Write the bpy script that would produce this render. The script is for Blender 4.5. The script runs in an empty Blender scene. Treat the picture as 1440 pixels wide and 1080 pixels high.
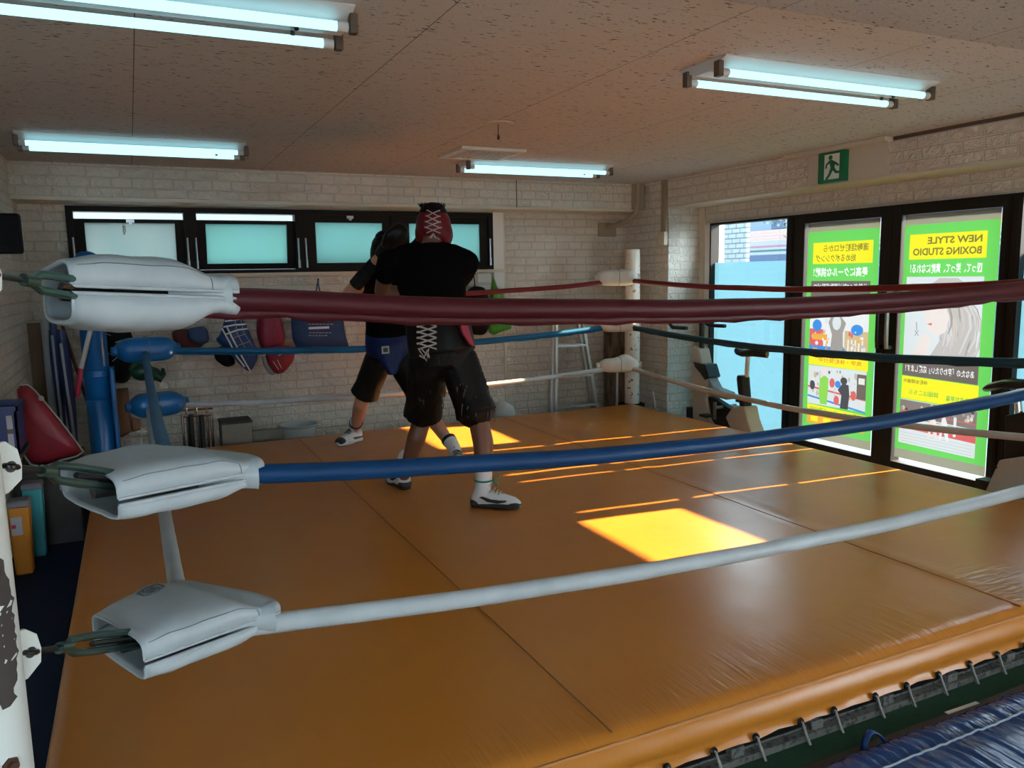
import bpy, bmesh, math, random
from mathutils import Vector, Matrix, noise
random.seed(7)
sc = bpy.context.scene
COL = sc.collection
PI = math.pi
V = Vector

# ------------------------------------------------------------------ camera
YAW, PITCH, ROLL, FPX = math.radians(25.3975), math.radians(7.8541), math.radians(-1.0476), 1115.8
CAM = V((0, 0, 1.6))
fw = V((math.sin(YAW)*math.cos(PITCH), math.cos(YAW)*math.cos(PITCH), -math.sin(PITCH)))
r0 = V((math.cos(YAW), -math.sin(YAW), 0)); u0 = r0.cross(fw)
rt = r0*math.cos(ROLL) + u0*math.sin(ROLL); up = -r0*math.sin(ROLL) + u0*math.cos(ROLL)
cd = bpy.data.cameras.new('camera'); cam = bpy.data.objects.new('camera', cd); COL.objects.link(cam)
cd.sensor_width = 36; cd.lens = FPX/1440*36; cd.clip_start = .05; cd.clip_end = 200
cam.matrix_world = Matrix(((rt.x, up.x, -fw.x, CAM.x), (rt.y, up.y, -fw.y, CAM.y), (rt.z, up.z, -fw.z, CAM.z), (0, 0, 0, 1)))
sc.camera = cam

def ray(x, y): return rt*((x-720)/FPX) + up*(-(y-540)/FPX) + fw
def at_x(x, y, X): d = ray(x, y); return CAM + d*(X/d.x)
def at_y(x, y, Y): d = ray(x, y); return CAM + d*(Y/d.y)
def at_z(x, y, Z): d = ray(x, y); return CAM + d*((Z-1.6)/d.z)

# ------------------------------------------------------------------ materials
MATS = {}
def nd(nt, t, loc=None, **kw):
    n = nt.nodes.new(t)
    for k, v in kw.items():
        if k in n.inputs: n.inputs[k].default_value = v
        else: setattr(n, k, v)
    return n
def c4(c): return (c[0], c[1], c[2], 1)
def srgb(r, g, b):
    f = lambda u: (u/255/12.92 if u/255 <= .04045 else ((u/255+.055)/1.055)**2.4)
    return (f(r), f(g), f(b))

def mat(name, col, rough=.5, metal=0, spec=.5, bump=None, var=None, coat=0, sheen=0, stretch=(1, 1, 1)):
    """bump=(scale, strength, distance)  var=(scale, second colour, low, high)"""
    if name in MATS: return MATS[name]
    m = bpy.data.materials.new(name); m.use_nodes = True; nt = m.node_tree; L = nt.links
    b = nt.nodes['Principled BSDF']
    b.inputs['Base Color'].default_value = c4(col); b.inputs['Roughness'].default_value = rough
    b.inputs['Metallic'].default_value = metal; b.inputs['Specular IOR Level'].default_value = spec
    b.inputs['Coat Weight'].default_value = coat; b.inputs['Sheen Weight'].default_value = sheen
    if bump or var:
        tc = nd(nt, 'ShaderNodeTexCoord'); mp = nd(nt, 'ShaderNodeMapping', Scale=stretch)
        L.new(tc.outputs['Object'], mp.inputs['Vector'])
    if var:
        n = nd(nt, 'ShaderNodeTexNoise', Scale=var[0], Detail=5, Roughness=.6); L.new(mp.outputs[0], n.inputs['Vector'])
        r = nd(nt, 'ShaderNodeMapRange'); r.inputs['From Min'].default_value = var[2]; r.inputs['From Max'].default_value = var[3]
        L.new(n.outputs['Fac'], r.inputs['Value'])
        mx = nd(nt, 'ShaderNodeMix', data_type='RGBA')
        mx.inputs[6].default_value = c4(col); mx.inputs[7].default_value = c4(var[1])
        L.new(r.outputs[0], mx.inputs[0]); L.new(mx.outputs[2], b.inputs['Base Color'])
    if bump:
        n = nd(nt, 'ShaderNodeTexNoise', Scale=bump[0], Detail=4); L.new(mp.outputs[0], n.inputs['Vector'])
        bp = nd(nt, 'ShaderNodeBump', Strength=bump[1], Distance=bump[2] if len(bump) > 2 else .005)
        L.new(n.outputs['Fac'], bp.inputs['Height']); L.new(bp.outputs[0], b.inputs['Normal'])
    MATS[name] = m
    return m

def brick_mat(name, axis, col, mort):
    m = bpy.data.materials.new(name); m.use_nodes = True; nt = m.node_tree; L = nt.links
    b = nt.nodes['Principled BSDF']; b.inputs['Roughness'].default_value = .55; b.inputs['Specular IOR Level'].default_value = .35
    g = nd(nt, 'ShaderNodeNewGeometry'); s = nd(nt, 'ShaderNodeSeparateXYZ'); L.new(g.outputs['Position'], s.inputs[0])
    cx = nd(nt, 'ShaderNodeCombineXYZ')
    # gentle wobble of the joints
    nz0 = nd(nt, 'ShaderNodeTexNoise', Scale=9, Detail=2); L.new(g.outputs['Position'], nz0.inputs['Vector'])
    wob = nd(nt, 'ShaderNodeMath', operation='MULTIPLY_ADD'); wob.inputs[1].default_value = .012
    L.new(nz0.outputs['Fac'], wob.inputs[0])
    L.new(s.outputs['X' if axis == 'x' else 'Y'], wob.inputs[2]); L.new(wob.outputs[0], cx.inputs['X'])
    wz = nd(nt, 'ShaderNodeMath', operation='ADD'); wz.inputs[1].default_value = .013
    L.new(s.outputs['Z'], wz.inputs[0]); L.new(wz.outputs[0], cx.inputs['Y'])
    bt = nd(nt, 'ShaderNodeTexBrick', Scale=1.0); bt.offset = .45; bt.squash = .62; bt.squash_frequency = 3
    bt.inputs['Brick Width'].default_value = .235; bt.inputs['Row Height'].default_value = .0775
    bt.inputs['Mortar Size'].default_value = .0075; bt.inputs['Mortar Smooth'].default_value = .35
    bt.inputs['Color1'].default_value = c4(col); bt.inputs['Color2'].default_value = c4([c*.94 for c in col]); bt.inputs['Mortar'].default_value = c4(mort)
    L.new(cx.outputs[0], bt.inputs['Vector'])
    n1 = nd(nt, 'ShaderNodeTexNoise', Scale=17, Detail=5, Roughness=.6, Distortion=1.0); L.new(g.outputs['Position'], n1.inputs['Vector'])
    inv = nd(nt, 'ShaderNodeMath', operation='SUBTRACT'); inv.inputs[0].default_value = 1; L.new(bt.outputs['Fac'], inv.inputs[1])
    hm = nd(nt, 'ShaderNodeMath', operation='MULTIPLY_ADD'); hm.inputs[1].default_value = 2.0
    L.new(n1.outputs['Fac'], hm.inputs[0]); L.new(inv.outputs[0], hm.inputs[2])
    hh = nd(nt, 'ShaderNodeMath', operation='MULTIPLY'); L.new(hm.outputs[0], hh.inputs[0]); L.new(inv.outputs[0], hh.inputs[1])
    bp = nd(nt, 'ShaderNodeBump', Strength=1.0, Distance=.034); L.new(hh.outputs[0], bp.inputs['Height'])
    L.new(bp.outputs[0], b.inputs['Normal'])
    st = nd(nt, 'ShaderNodeTexNoise', Scale=2.2, Detail=3); L.new(g.outputs['Position'], st.inputs['Vector'])
    mx = nd(nt, 'ShaderNodeMix', data_type='RGBA', blend_type='MULTIPLY'); mx.inputs[0].default_value = .35
    rr = nd(nt, 'ShaderNodeMapRange'); rr.inputs['From Min'].default_value = .3; rr.inputs['From Max'].default_value = .6; rr.inputs['To Min'].default_value = .8
    L.new(st.outputs['Fac'], rr.inputs['Value']); L.new(bt.outputs['Color'], mx.inputs[6]); L.new(rr.outputs[0], mx.inputs[7])
    L.new(mx.outputs[2], b.inputs['Base Color'])
    MATS[name] = m
    return m

def ceiling_mat(name, col):
    m = bpy.data.materials.new(name); m.use_nodes = True; nt = m.node_tree; L = nt.links
    b = nt.nodes['Principled BSDF']; b.inputs['Roughness'].default_value = .9; b.inputs['Specular IOR Level'].default_value = .1
    g = nd(nt, 'ShaderNodeNewGeometry'); mp = nd(nt, 'ShaderNodeMapping', Scale=(26, 95, 40)); L.new(g.outputs['Position'], mp.inputs['Vector'])
    n1 = nd(nt, 'ShaderNodeTexNoise', Scale=1, Detail=2, Roughness=.5); L.new(mp.outputs[0], n1.inputs['Vector'])
    r1 = nd(nt, 'ShaderNodeMapRange'); r1.inputs['From Min'].default_value = .64; r1.inputs['From Max'].default_value = .70
    L.new(n1.outputs['Fac'], r1.inputs['Value'])
    n2 = nd(nt, 'ShaderNodeTexNoise', Scale=160, Detail=2); L.new(g.outputs['Position'], n2.inputs['Vector'])
    r2 = nd(nt, 'ShaderNodeMapRange'); r2.inputs['From Min'].default_value = .35; r2.inputs['From Max'].default_value = .65; r2.inputs['To Min'].default_value = .82; r2.inputs['To Max'].default_value = 1
    L.new(n2.outputs['Fac'], r2.inputs['Value'])
    mx0 = nd(nt, 'ShaderNodeMix', data_type='RGBA', blend_type='MULTIPLY'); mx0.inputs[0].default_value = 1; mx0.inputs[6].default_value = c4(col)
    L.new(r2.outputs[0], mx0.inputs[7])
    mx = nd(nt, 'ShaderNodeMix', data_type='RGBA'); mx.inputs[7].default_value = (.06, .05, .045, 1)
    L.new(mx0.outputs[2], mx.inputs[6]); L.new(r1.outputs[0], mx.inputs[0])
    # panel joints
    s = nd(nt, 'ShaderNodeSeparateXYZ'); L.new(g.outputs['Position'], s.inputs[0])
    last = mx.outputs[2]
    for ax, off, per, w, st in (('X', .08, .957, .0035, .85), ('Y', 3.3, .97, .0025, .3)):
        a = nd(nt, 'ShaderNodeMath', operation='SUBTRACT'); a.inputs[1].default_value = off - per*20; L.new(s.outputs[ax], a.inputs[0])
        md = nd(nt, 'ShaderNodeMath', operation='MODULO'); md.inputs[1].default_value = per; L.new(a.outputs[0], md.inputs[0])
        lt = nd(nt, 'ShaderNodeMath', operation='LESS_THAN'); lt.inputs[1].default_value = w; L.new(md.outputs[0], lt.inputs[0])
        sm = nd(nt, 'ShaderNodeMath', operation='MULTIPLY'); sm.inputs[1].default_value = st; L.new(lt.outputs[0], sm.inputs[0])
        x = nd(nt, 'ShaderNodeMix', data_type='RGBA'); x.inputs[7].default_value = (.03, .025, .02, 1)
        L.new(last, x.inputs[6]); L.new(sm.outputs[0], x.inputs[0]); last = x.outputs[2]
    L.new(last, b.inputs['Base Color'])
    bp = nd(nt, 'ShaderNodeBump', Strength=.5, Distance=.003); iv = nd(nt, 'ShaderNodeMath', operation='SUBTRACT'); iv.inputs[0].default_value = 1
    L.new(r1.outputs[0], iv.inputs[1]); L.new(iv.outputs[0], bp.inputs['Height']); L.new(bp.outputs[0], b.inputs['Normal'])
    MATS[name] = m
    return m

def sheet_fresnel(nt, k=.04):
    L = nt.links; lw = nd(nt, 'ShaderNodeLayerWeight', Blend=.5)
    p = nd(nt, 'ShaderNodeMath', operation='POWER'); p.inputs[1].default_value = 4; L.new(lw.outputs['Facing'], p.inputs[0])
    m = nd(nt, 'ShaderNodeMath', operation='MULTIPLY_ADD'); m.inputs[1].default_value = .7; m.inputs[2].default_value = k; L.new(p.outputs[0], m.inputs[0])
    return m

def trans_mat(name, col, trans, rough=.4, diff=1.0, var=None):
    """thin sheet that scatters light through: diffuse colour col, transmitted colour trans"""
    m = bpy.data.materials.new(name); m.use_nodes = True; nt = m.node_tree; L = nt.links
    nt.nodes.remove(nt.nodes['Principled BSDF']); out = nt.nodes['Material Output']
    d = nd(nt, 'ShaderNodeBsdfDiffuse', Color=c4([c*diff for c in col])); t = nd(nt, 'ShaderNodeBsdfTranslucent', Color=c4(trans))
    a = nd(nt, 'ShaderNodeAddShader'); L.new(d.outputs[0], a.inputs[0]); L.new(t.outputs[0], a.inputs[1])
    gl = nd(nt, 'ShaderNodeBsdfGlossy', Roughness=rough); fr = sheet_fresnel(nt, .02)
    mx = nd(nt, 'ShaderNodeMixShader'); L.new(fr.outputs[0], mx.inputs[0]); L.new(a.outputs[0], mx.inputs[1]); L.new(gl.outputs[0], mx.inputs[2])
    L.new(mx.outputs[0], out.inputs['Surface'])
    if var:
        g = nd(nt, 'ShaderNodeNewGeometry'); mp = nd(nt, 'ShaderNodeMapping', Scale=var[1]); L.new(g.outputs['Position'], mp.inputs['Vector'])
        n = nd(nt, 'ShaderNodeTexNoise', Scale=var[0], Detail=3); L.new(mp.outputs[0], n.inputs['Vector'])
        x = nd(nt, 'ShaderNodeMix', data_type='RGBA'); x.inputs[6].default_value = c4(trans); x.inputs[7].default_value = c4(var[2])
        r = nd(nt, 'ShaderNodeMapRange'); r.inputs['From Min'].default_value = .35; r.inputs['From Max'].default_value = .65
        L.new(n.outputs['Fac'], r.inputs['Value']); L.new(r.outputs[0], x.inputs[0]); L.new(x.outputs[2], t.inputs['Color'])
    MATS[name] = m
    return m

def glass_mat(name, tint=(.93, .97, .98), refl=1.45):
    m = bpy.data.materials.new(name); m.use_nodes = True; nt = m.node_tree; L = nt.links
    nt.nodes.remove(nt.nodes['Principled BSDF']); out = nt.nodes['Material Output']
    t = nd(nt, 'ShaderNodeBsdfTransparent', Color=c4(tint)); gl = nd(nt, 'ShaderNodeBsdfGlossy', Roughness=.03); fr = sheet_fresnel(nt, .05)
    mx = nd(nt, 'ShaderNodeMixShader'); L.new(fr.outputs[0], mx.inputs[0]); L.new(t.outputs[0], mx.inputs[1]); L.new(gl.outputs[0], mx.inputs[2])
    L.new(mx.outputs[0], out.inputs['Surface']); MATS[name] = m
    return m

def emit_mat(name, col, s):
    m = bpy.data.materials.new(name); m.use_nodes = True; nt = m.node_tree
    nt.nodes.remove(nt.nodes['Principled BSDF'])
    e = nd(nt, 'ShaderNodeEmission', Color=c4(col), Strength=s); nt.links.new(e.outputs[0], nt.nodes['Material Output'].inputs['Surface'])
    MATS[name] = m
    return m

# ------------------------------------------------------------------ mesh builder
class MB:
    def __init__(s): s.v = []; s.f = []
    def add(s, vs, fs):
        o = len(s.v); s.v += [V(p) for p in vs]; s.f += [[i+o for i in f] for f in fs]; return s
    def box(s, a, b):
        x0, y0, z0 = a; x1, y1, z1 = b
        return s.add([(x0, y0, z0), (x1, y0, z0), (x1, y1, z0), (x0, y1, z0), (x0, y0, z1), (x1, y0, z1), (x1, y1, z1), (x0, y1, z1)],
                     [(0, 3, 2, 1), (4, 5, 6, 7), (0, 1, 5, 4), (1, 2, 6, 5), (2, 3, 7, 6), (3, 0, 4, 7)])
    def obox(s, c, ax, ay, az):
        """oriented box: half axis vectors"""
        c, ax, ay, az = V(c), V(ax), V(ay), V(az); vs = []
        for k in (-1, 1):
            for i, j in ((-1, -1), (1, -1), (1, 1), (-1, 1)): vs.append(c + ax*i + ay*j + az*k)
        return s.add(vs, [(0, 3, 2, 1), (4, 5, 6, 7), (0, 1, 5, 4), (1, 2, 6, 5), (2, 3, 7, 6), (3, 0, 4, 7)])
    def tube(s, pts, r, seg=12, caps=True, closed=False, flat=1.0, upv=None):
        pts = [V(p) for p in pts]; n = len(pts)
        rs = r if isinstance(r, (list, tuple)) else [r]*n
        o = len(s.v); prev = None
        for i, p in enumerate(pts):
            a = pts[(i-1) % n] if (i > 0 or closed) else p; b = pts[(i+1) % n] if (i < n-1 or closed) else p
            t = (b-a).normalized()
            if prev is None:
                u = V(upv) if upv is not None else (V((0, 0, 1)) if abs(t.z) < .9 else V((1, 0, 0)))
            else: u = prev
            u = (u - t*u.dot(t)).normalized(); prev = u; w = t.cross(u)
            for k in range(seg):
                an = 2*PI*k/seg; s.v.append(p + (u*math.cos(an)*flat + w*math.sin(an))*rs[i])
        m = n if closed else n-1
        for i in range(m):
            for k in range(seg):
                a = o+i*seg+k; b = o+i*seg+(k+1) % seg; j = (i+1) % n
                s.f.append([a, b, o+j*seg+(k+1) % seg, o+j*seg+k])
        if caps and not closed:
            s.f.append([o+k for k in range(seg)][::-1]); s.f.append([o+(n-1)*seg+k for k in range(seg)])
        return s
    def cyl(s, a, b, r, r2=None, seg=16): return s.tube([a, b], [r, r if r2 is None else r2], seg)
    def loft(s, rings, caps=True):
        o = len(s.v); n = len(rings[0])
        for rg in rings: s.v += [V(p) for p in rg]
        for i in range(len(rings)-1):
            for k in range(n): s.f.append([o+i*n+k, o+i*n+(k+1) % n, o+(i+1)*n+(k+1) % n, o+(i+1)*n+k])
        if caps: s.f.append([o+k for k in range(n)][::-1]); s.f.append([o+(len(rings)-1)*n+k for k in range(n)])
        return s
    def ell(s, c, rx, ry, rz, seg=20, rin=12, ax=None):
        c = V(c); A = ax or (V((1, 0, 0)), V((0, 1, 0)), V((0, 0, 1))); o = len(s.v)
        for i in range(1, rin):
            th = PI*i/rin
            for k in range(seg):
                ph = 2*PI*k/seg
                s.v.append(c + A[0]*(rx*math.sin(th)*math.cos(ph)) + A[1]*(ry*math.sin(th)*math.sin(ph)) + A[2]*(rz*math.cos(th)))
        for i in range(rin-2):
            for k in range(seg): s.f.append([o+i*seg+k, o+(i+1)*seg+k, o+(i+1)*seg+(k+1) % seg, o+i*seg+(k+1) % seg])
        t = len(s.v); s.v.append(c + A[2]*rz); s.v.append(c - A[2]*rz)
        for k in range(seg):
            s.f.append([t, o+k, o+(k+1) % seg]); q = o+(rin-2)*seg; s.f.append([t+1, q+(k+1) % seg, q+k])
        return s
    def prism(s, poly, d):
        """planar polygon (3d points) extruded by vector d"""
        d = V(d); n = len(poly); o = len(s.v)
        s.v += [V(p) for p in poly] + [V(p)+d for p in poly]
        s.f.append([o+i for i in range(n)][::-1]); s.f.append([o+n+i for i in range(n)])
        for i in range(n): s.f.append([o+i, o+(i+1) % n, o+n+(i+1) % n, o+n+i])
        return s
    def lathe(s, c, prof, seg=24, axis=V((0, 0, 1))):
        axis = V(axis).normalized(); u = axis.orthogonal().normalized(); w = axis.cross(u); c = V(c)
        return s.loft([[c + axis*h + (u*math.cos(2*PI*k/seg)+w*math.sin(2*PI*k/seg))*max(r, 1e-4) for k in range(seg)] for r, h in prof])

def tagd(o, label=None, cat=None, group=None, kind=None):
    if label: o['label'] = label
    if cat: o['category'] = cat
    if group: o['group'] = group
    if kind: o['kind'] = kind
    return o
def thing(name, loc, label, cat, group=None):
    o = bpy.data.objects.new(name, None); o.empty_display_size = .05; COL.objects.link(o); o.location = loc
    return tagd(o, label, cat, group)
def wloc(o):
    p = V((0, 0, 0))
    while o is not None: p += V(o.location); o = o.parent
    return p
def obj(name, mb, m, parent=None, smooth=35, bev=0, label=None, mods=None, sub=0, solid=0):
    me = bpy.data.meshes.new(name)
    vs = mb.v
    if parent is None:
        lo = [min(p[i] for p in vs) for i in range(3)]; hi = [max(p[i] for p in vs) for i in range(3)]
        org = V(((lo[0]+hi[0])/2, (lo[1]+hi[1])/2, lo[2]))
    else: org = wloc(parent)
    me.from_pydata([tuple(p-org) for p in vs], [], mb.f)
    bm = bmesh.new(); bm.from_mesh(me); bmesh.ops.recalc_face_normals(bm, faces=bm.faces); bm.to_mesh(me); bm.free()
    me.materials.append(MATS[m] if isinstance(m, str) else m)
    o = bpy.data.objects.new(name, me); COL.objects.link(o)
    if parent is None: o.location = org
    else: o.parent = parent
    if smooth:
        me.polygons.foreach_set('use_smooth', [True]*len(me.polygons)); me.set_sharp_from_angle(angle=math.radians(smooth))
    if bev:
        b = o.modifiers.new('bevel', 'BEVEL'); b.width = bev; b.segments = 2; b.limit_method = 'ANGLE'; b.angle_limit = math.radians(40)
    if solid:
        b = o.modifiers.new('thick', 'SOLIDIFY'); b.thickness = solid; b.offset = 0
    if sub:
        b = o.modifiers.new('sub', 'SUBSURF'); b.levels = sub; b.render_levels = sub
    if label: o['label'] = label
    return o
def single(name, mb, m, label, cat, group=None, **k): return tagd(obj(name, mb, m, None, **k), label, cat, group)
def struct(name, mb, m, parent=None, **k):
    o = obj(name, mb, m, parent, **k)
    if parent is None: o['kind'] = 'structure'
    return o
def baked(name, mb, m, parent, voxel=.012, it=6, wrinkle=0, wscale=14, fac=.5):
    """fuse overlapping pieces into one continuous surface"""
    t = obj('tmp', mb, m, None, smooth=0)
    r = t.modifiers.new('r', 'REMESH'); r.mode = 'VOXEL'; r.voxel_size = voxel
    if it: q = t.modifiers.new('s', 'SMOOTH'); q.iterations = it; q.factor = fac
    dg = bpy.context.evaluated_depsgraph_get(); me = bpy.data.meshes.new_from_object(t.evaluated_get(dg)); me.name = name
    off = V(t.location) - (wloc(parent) if parent else V(t.location))
    for v in me.vertices:
        if wrinkle:
            w = v.co + V(t.location)
            v.co += v.normal*(wrinkle*noise.noise(V((w.x*wscale, w.y*wscale, w.z*wscale*.6))) + wrinkle*.5*noise.noise(w*wscale*2.3))
        v.co += off
    me.materials.clear(); me.materials.append(MATS[m] if isinstance(m, str) else m)
    me.polygons.foreach_set('use_smooth', [True]*len(me.polygons))
    o = bpy.data.objects.new(name, me); COL.objects.link(o)
    if parent: o.parent = parent
    else: o.location = t.location
    bpy.data.objects.remove(t)
    return o
def puff(outline, depth, yoff=0, rings=7, wr=0, ws=9, power=.5, seed=0, soft=2):
    """inflated bag from an outline of world points lying near one upright plane"""
    o = [V(p) for p in outline]
    for _ in range(soft): o = [q_ for a_, b_ in zip(o, o[1:]+o[:1]) for q_ in (a_.lerp(b_, .2), a_.lerp(b_, .8))]
    # refine the outline
    q = []
    for i in range(len(o)):
        a, b = o[i], o[(i+1) % len(o)]
        n = max(1, int((b-a).length/.03))
        q += [a.lerp(b, k/n) for k in range(n)]
    c = sum(q, V())/len(q); nrm = V((0, -1, 0)); mb = MB()
    rs = []
    for side in (1, -1):
        for k in (range(rings, -1, -1) if side == -1 else range(rings)):
            s = k/rings; s = max(s, .03); t = depth*(max(0, 1-s**2))**power*side
            rg = []
            for p in q:
                w = c + (p-c)*s; d = 0
                if wr: d = wr*noise.noise(V((w.x*ws, seed*3.1+side, w.z*ws)))*(1-s*.4)
                rg.append(w + nrm*(t+d*side))
            rs.append(rg)
    # order: front centre -> rim -> back centre
    fr = rs[:rings]; bk = rs[rings:]
    return mb.loft(fr + bk)

# ------------------------------------------------------------------ palette
brick_mat('brick_x', 'x', (.89, .83, .73), (.70, .64, .55))
brick_mat('brick_y', 'y', (.89, .83, .73), (.70, .64, .55))
ceiling_mat('ceiling', (.60, .585, .57))
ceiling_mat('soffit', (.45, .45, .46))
mat('trim_cream', (.62, .54, .42), .5)
mat('trim_white', (.72, .70, .66), .5)
mat('black_alu', (.010, .006, .004), .5, spec=.3)
mat('brown_alu', (.009, .006, .0045), .6, spec=.2)
mat('tile_floor', (.50, .50, .49), .5, var=(3, (.45, .45, .44), .3, .7))
mat('navy_mat', (.004, .012, .036), .7, spec=.2, bump=(60, .3))
mat('green_carpet', (.003, .055, .024), .95, bump=(300, .6), var=(40, (.002, .035, .015), .3, .7))
mat('brown_board', (.022, .012, .008), .6, var=(5, (.04, .022, .014), .35, .7), stretch=(1, 8, 1))
mat('white_paint', (.70, .74, .72), .4, bump=(40, .1))
mat('metal_housing', (.62, .60, .58), .4)
mat('socket_brown', (.10, .07, .05), .5)
mat('socket_white', (.55, .55, .55), .5)
emit_mat('tube_glow', (.125, .31, .37), 1.0)
glass_mat('glass')
trans_mat('frost_pale', (.10, .12, .12), (.066, .078, .072), var=(3, (1, 1, .5), (.050, .066, .061)))
trans_mat('frost_aqua', (.08, .13, .12), (.036, .088, .076), var=(2.2, (1, 1, 1), (.038, .092, .086)))
trans_mat('film', (.10, .20, .26), (.0185, .053, .088), rough=.3)
mat('chrome', (.75, .75, .75), .15, metal=1)
mat('steel', (.45, .46, .47), .35, metal=.9)
mat('alu', (.62, .63, .64), .38, metal=.85)
mat('black', (.012, .012, .013), .5)
mat('black_gloss', (.012, .012, .013), .25)
mat('black_cloth', (.010, .010, .012), .9, bump=(120, .3))
mat('white', (.75, .77, .77), .5)
mat('grey', (.25, .25, .26), .5)
mat('dark_box', (.03, .028, .026), .7, var=(8, (.05, .045, .04), .3, .7))

# ------------------------------------------------------------------ room
ZC, XR, XW, YB, YF, XL = 2.487, 4.8, 5.2, 7.3, 6.92, -.74
struct('floor', MB().box((-3.2, -3.2, -.1), (5.3, 7.5, 0)), 'tile_floor', smooth=0)
struct('ceiling', MB().box((-3.2, -3.2, ZC), (5.4, 7.5, ZC+.1)), 'ceiling', smooth=0)
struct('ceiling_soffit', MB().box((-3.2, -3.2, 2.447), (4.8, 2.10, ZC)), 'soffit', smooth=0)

# back wall with the strip of windows left open
WX0, WX1, WZ0, WZ1 = -.42, 3.28, 1.655, 2.205
b = MB()
b.box((XL-.1, YB, 0), (WX0, YB+.15, 2.3)); b.box((WX1, YB, 0), (XR+.6, YB+.15, 2.3)); b.box((WX0, YB, 0), (WX1, YB+.15, WZ0)); b.box((WX0, YB, WZ1), (WX1, YB+.15, 2.3))
struct('wall_back', b, 'brick_x', smooth=0)
struct('wall_back_beam', MB().box((XL-.1, YF, 2.228), (XR, YB+.15, ZC)), 'brick_x', smooth=0)
struct('trim_1', MB().box((XL, YF-.012, 2.212), (XR, YB, 2.229)), 'trim_cream', smooth=0)
struct('trim_2', MB().box((3.385, YB-.012, .1), (3.41, YB, 2.212)), 'trim_cream', smooth=0)
struct('trim_3', MB().box((3.365, YF-.006, 2.228), (3.372, YF, ZC)), 'socket_brown', smooth=0)
struct('wall_left', MB().box((XL-.15, 4.2, 0), (XL, YB, ZC)), 'brick_y', smooth=0)
struct('wall_left_return', MB().box((-3.2, 4.05, 0), (XL-.001, 4.2, ZC)), 'brick_x', smooth=0)
struct('wall_left_far', MB().box((-3.3, -3.2, 0), (-3.2, 4.2, ZC)), 'brick_y', smooth=0)
struct('wall_front', MB().box((-3.3, -3.3, 0), (5.4, -3.2, 1.2)).box((-3.3, -3.3, 2.33), (5.4, -3.2, ZC)).box((-3.3, -3.3, 1.2), (-2.2, -3.2, 2.33)).box((.1, -3.3, 1.2), (5.4, -3.2, 2.33)), 'brick_x', smooth=0)

# right wall: pilaster, beam, recessed shopfront
YP = 6.475
b = MB(); b.box((XR, YP, 0), (XW+.3, YB+.15, ZC)); struct('wall_right_pilaster', b, 'brick_y', smooth=0)
struct('wall_right_reveal', MB().box((XR+.001, YP-.004, 0), (XW+.2, YP, 2.226)), 'brick_x', smooth=0)
struct('wall_right_beam', MB().box((XR, -3.2, 2.232), (XW+.3, YP, ZC)), 'brick_y', smooth=0)
struct('trim_4', MB().box((XR-.004, -3.2, 2.222), (XW+.02, YP, 2.233)), 'trim_cream', smooth=0)
struct('wall_right', MB().box((XW, 2.39, 2.055), (XW+.1, YP, 2.226)), 'brick_y', smooth=0)
struct('wall_right_near', MB().box((XW, -.6, 0), (XW+.15, 2.39, 2.226)).box((XW, -3.2, 0), (XW+.15, -2.9, 2.226)).box((XW, -2.9, 2.055), (XW+.15, -.6, 2.226)), 'brick_y', smooth=0)
struct('trim_5', MB().box((XW-.02, 6.40, 0), (XW+.1, 6.474, 2.226)), 'trim_cream', smooth=0)
struct('trim_6', MB().box((XW-.01, 6.30, 0), (XW+.1, 6.40, 2.055)), 'trim_white', smooth=0)
struct('trim_7', MB().box((XR-.012, 2.10, ZC-.022), (XR+.01, 3.95, ZC)), 'socket_brown', smooth=0)

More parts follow.
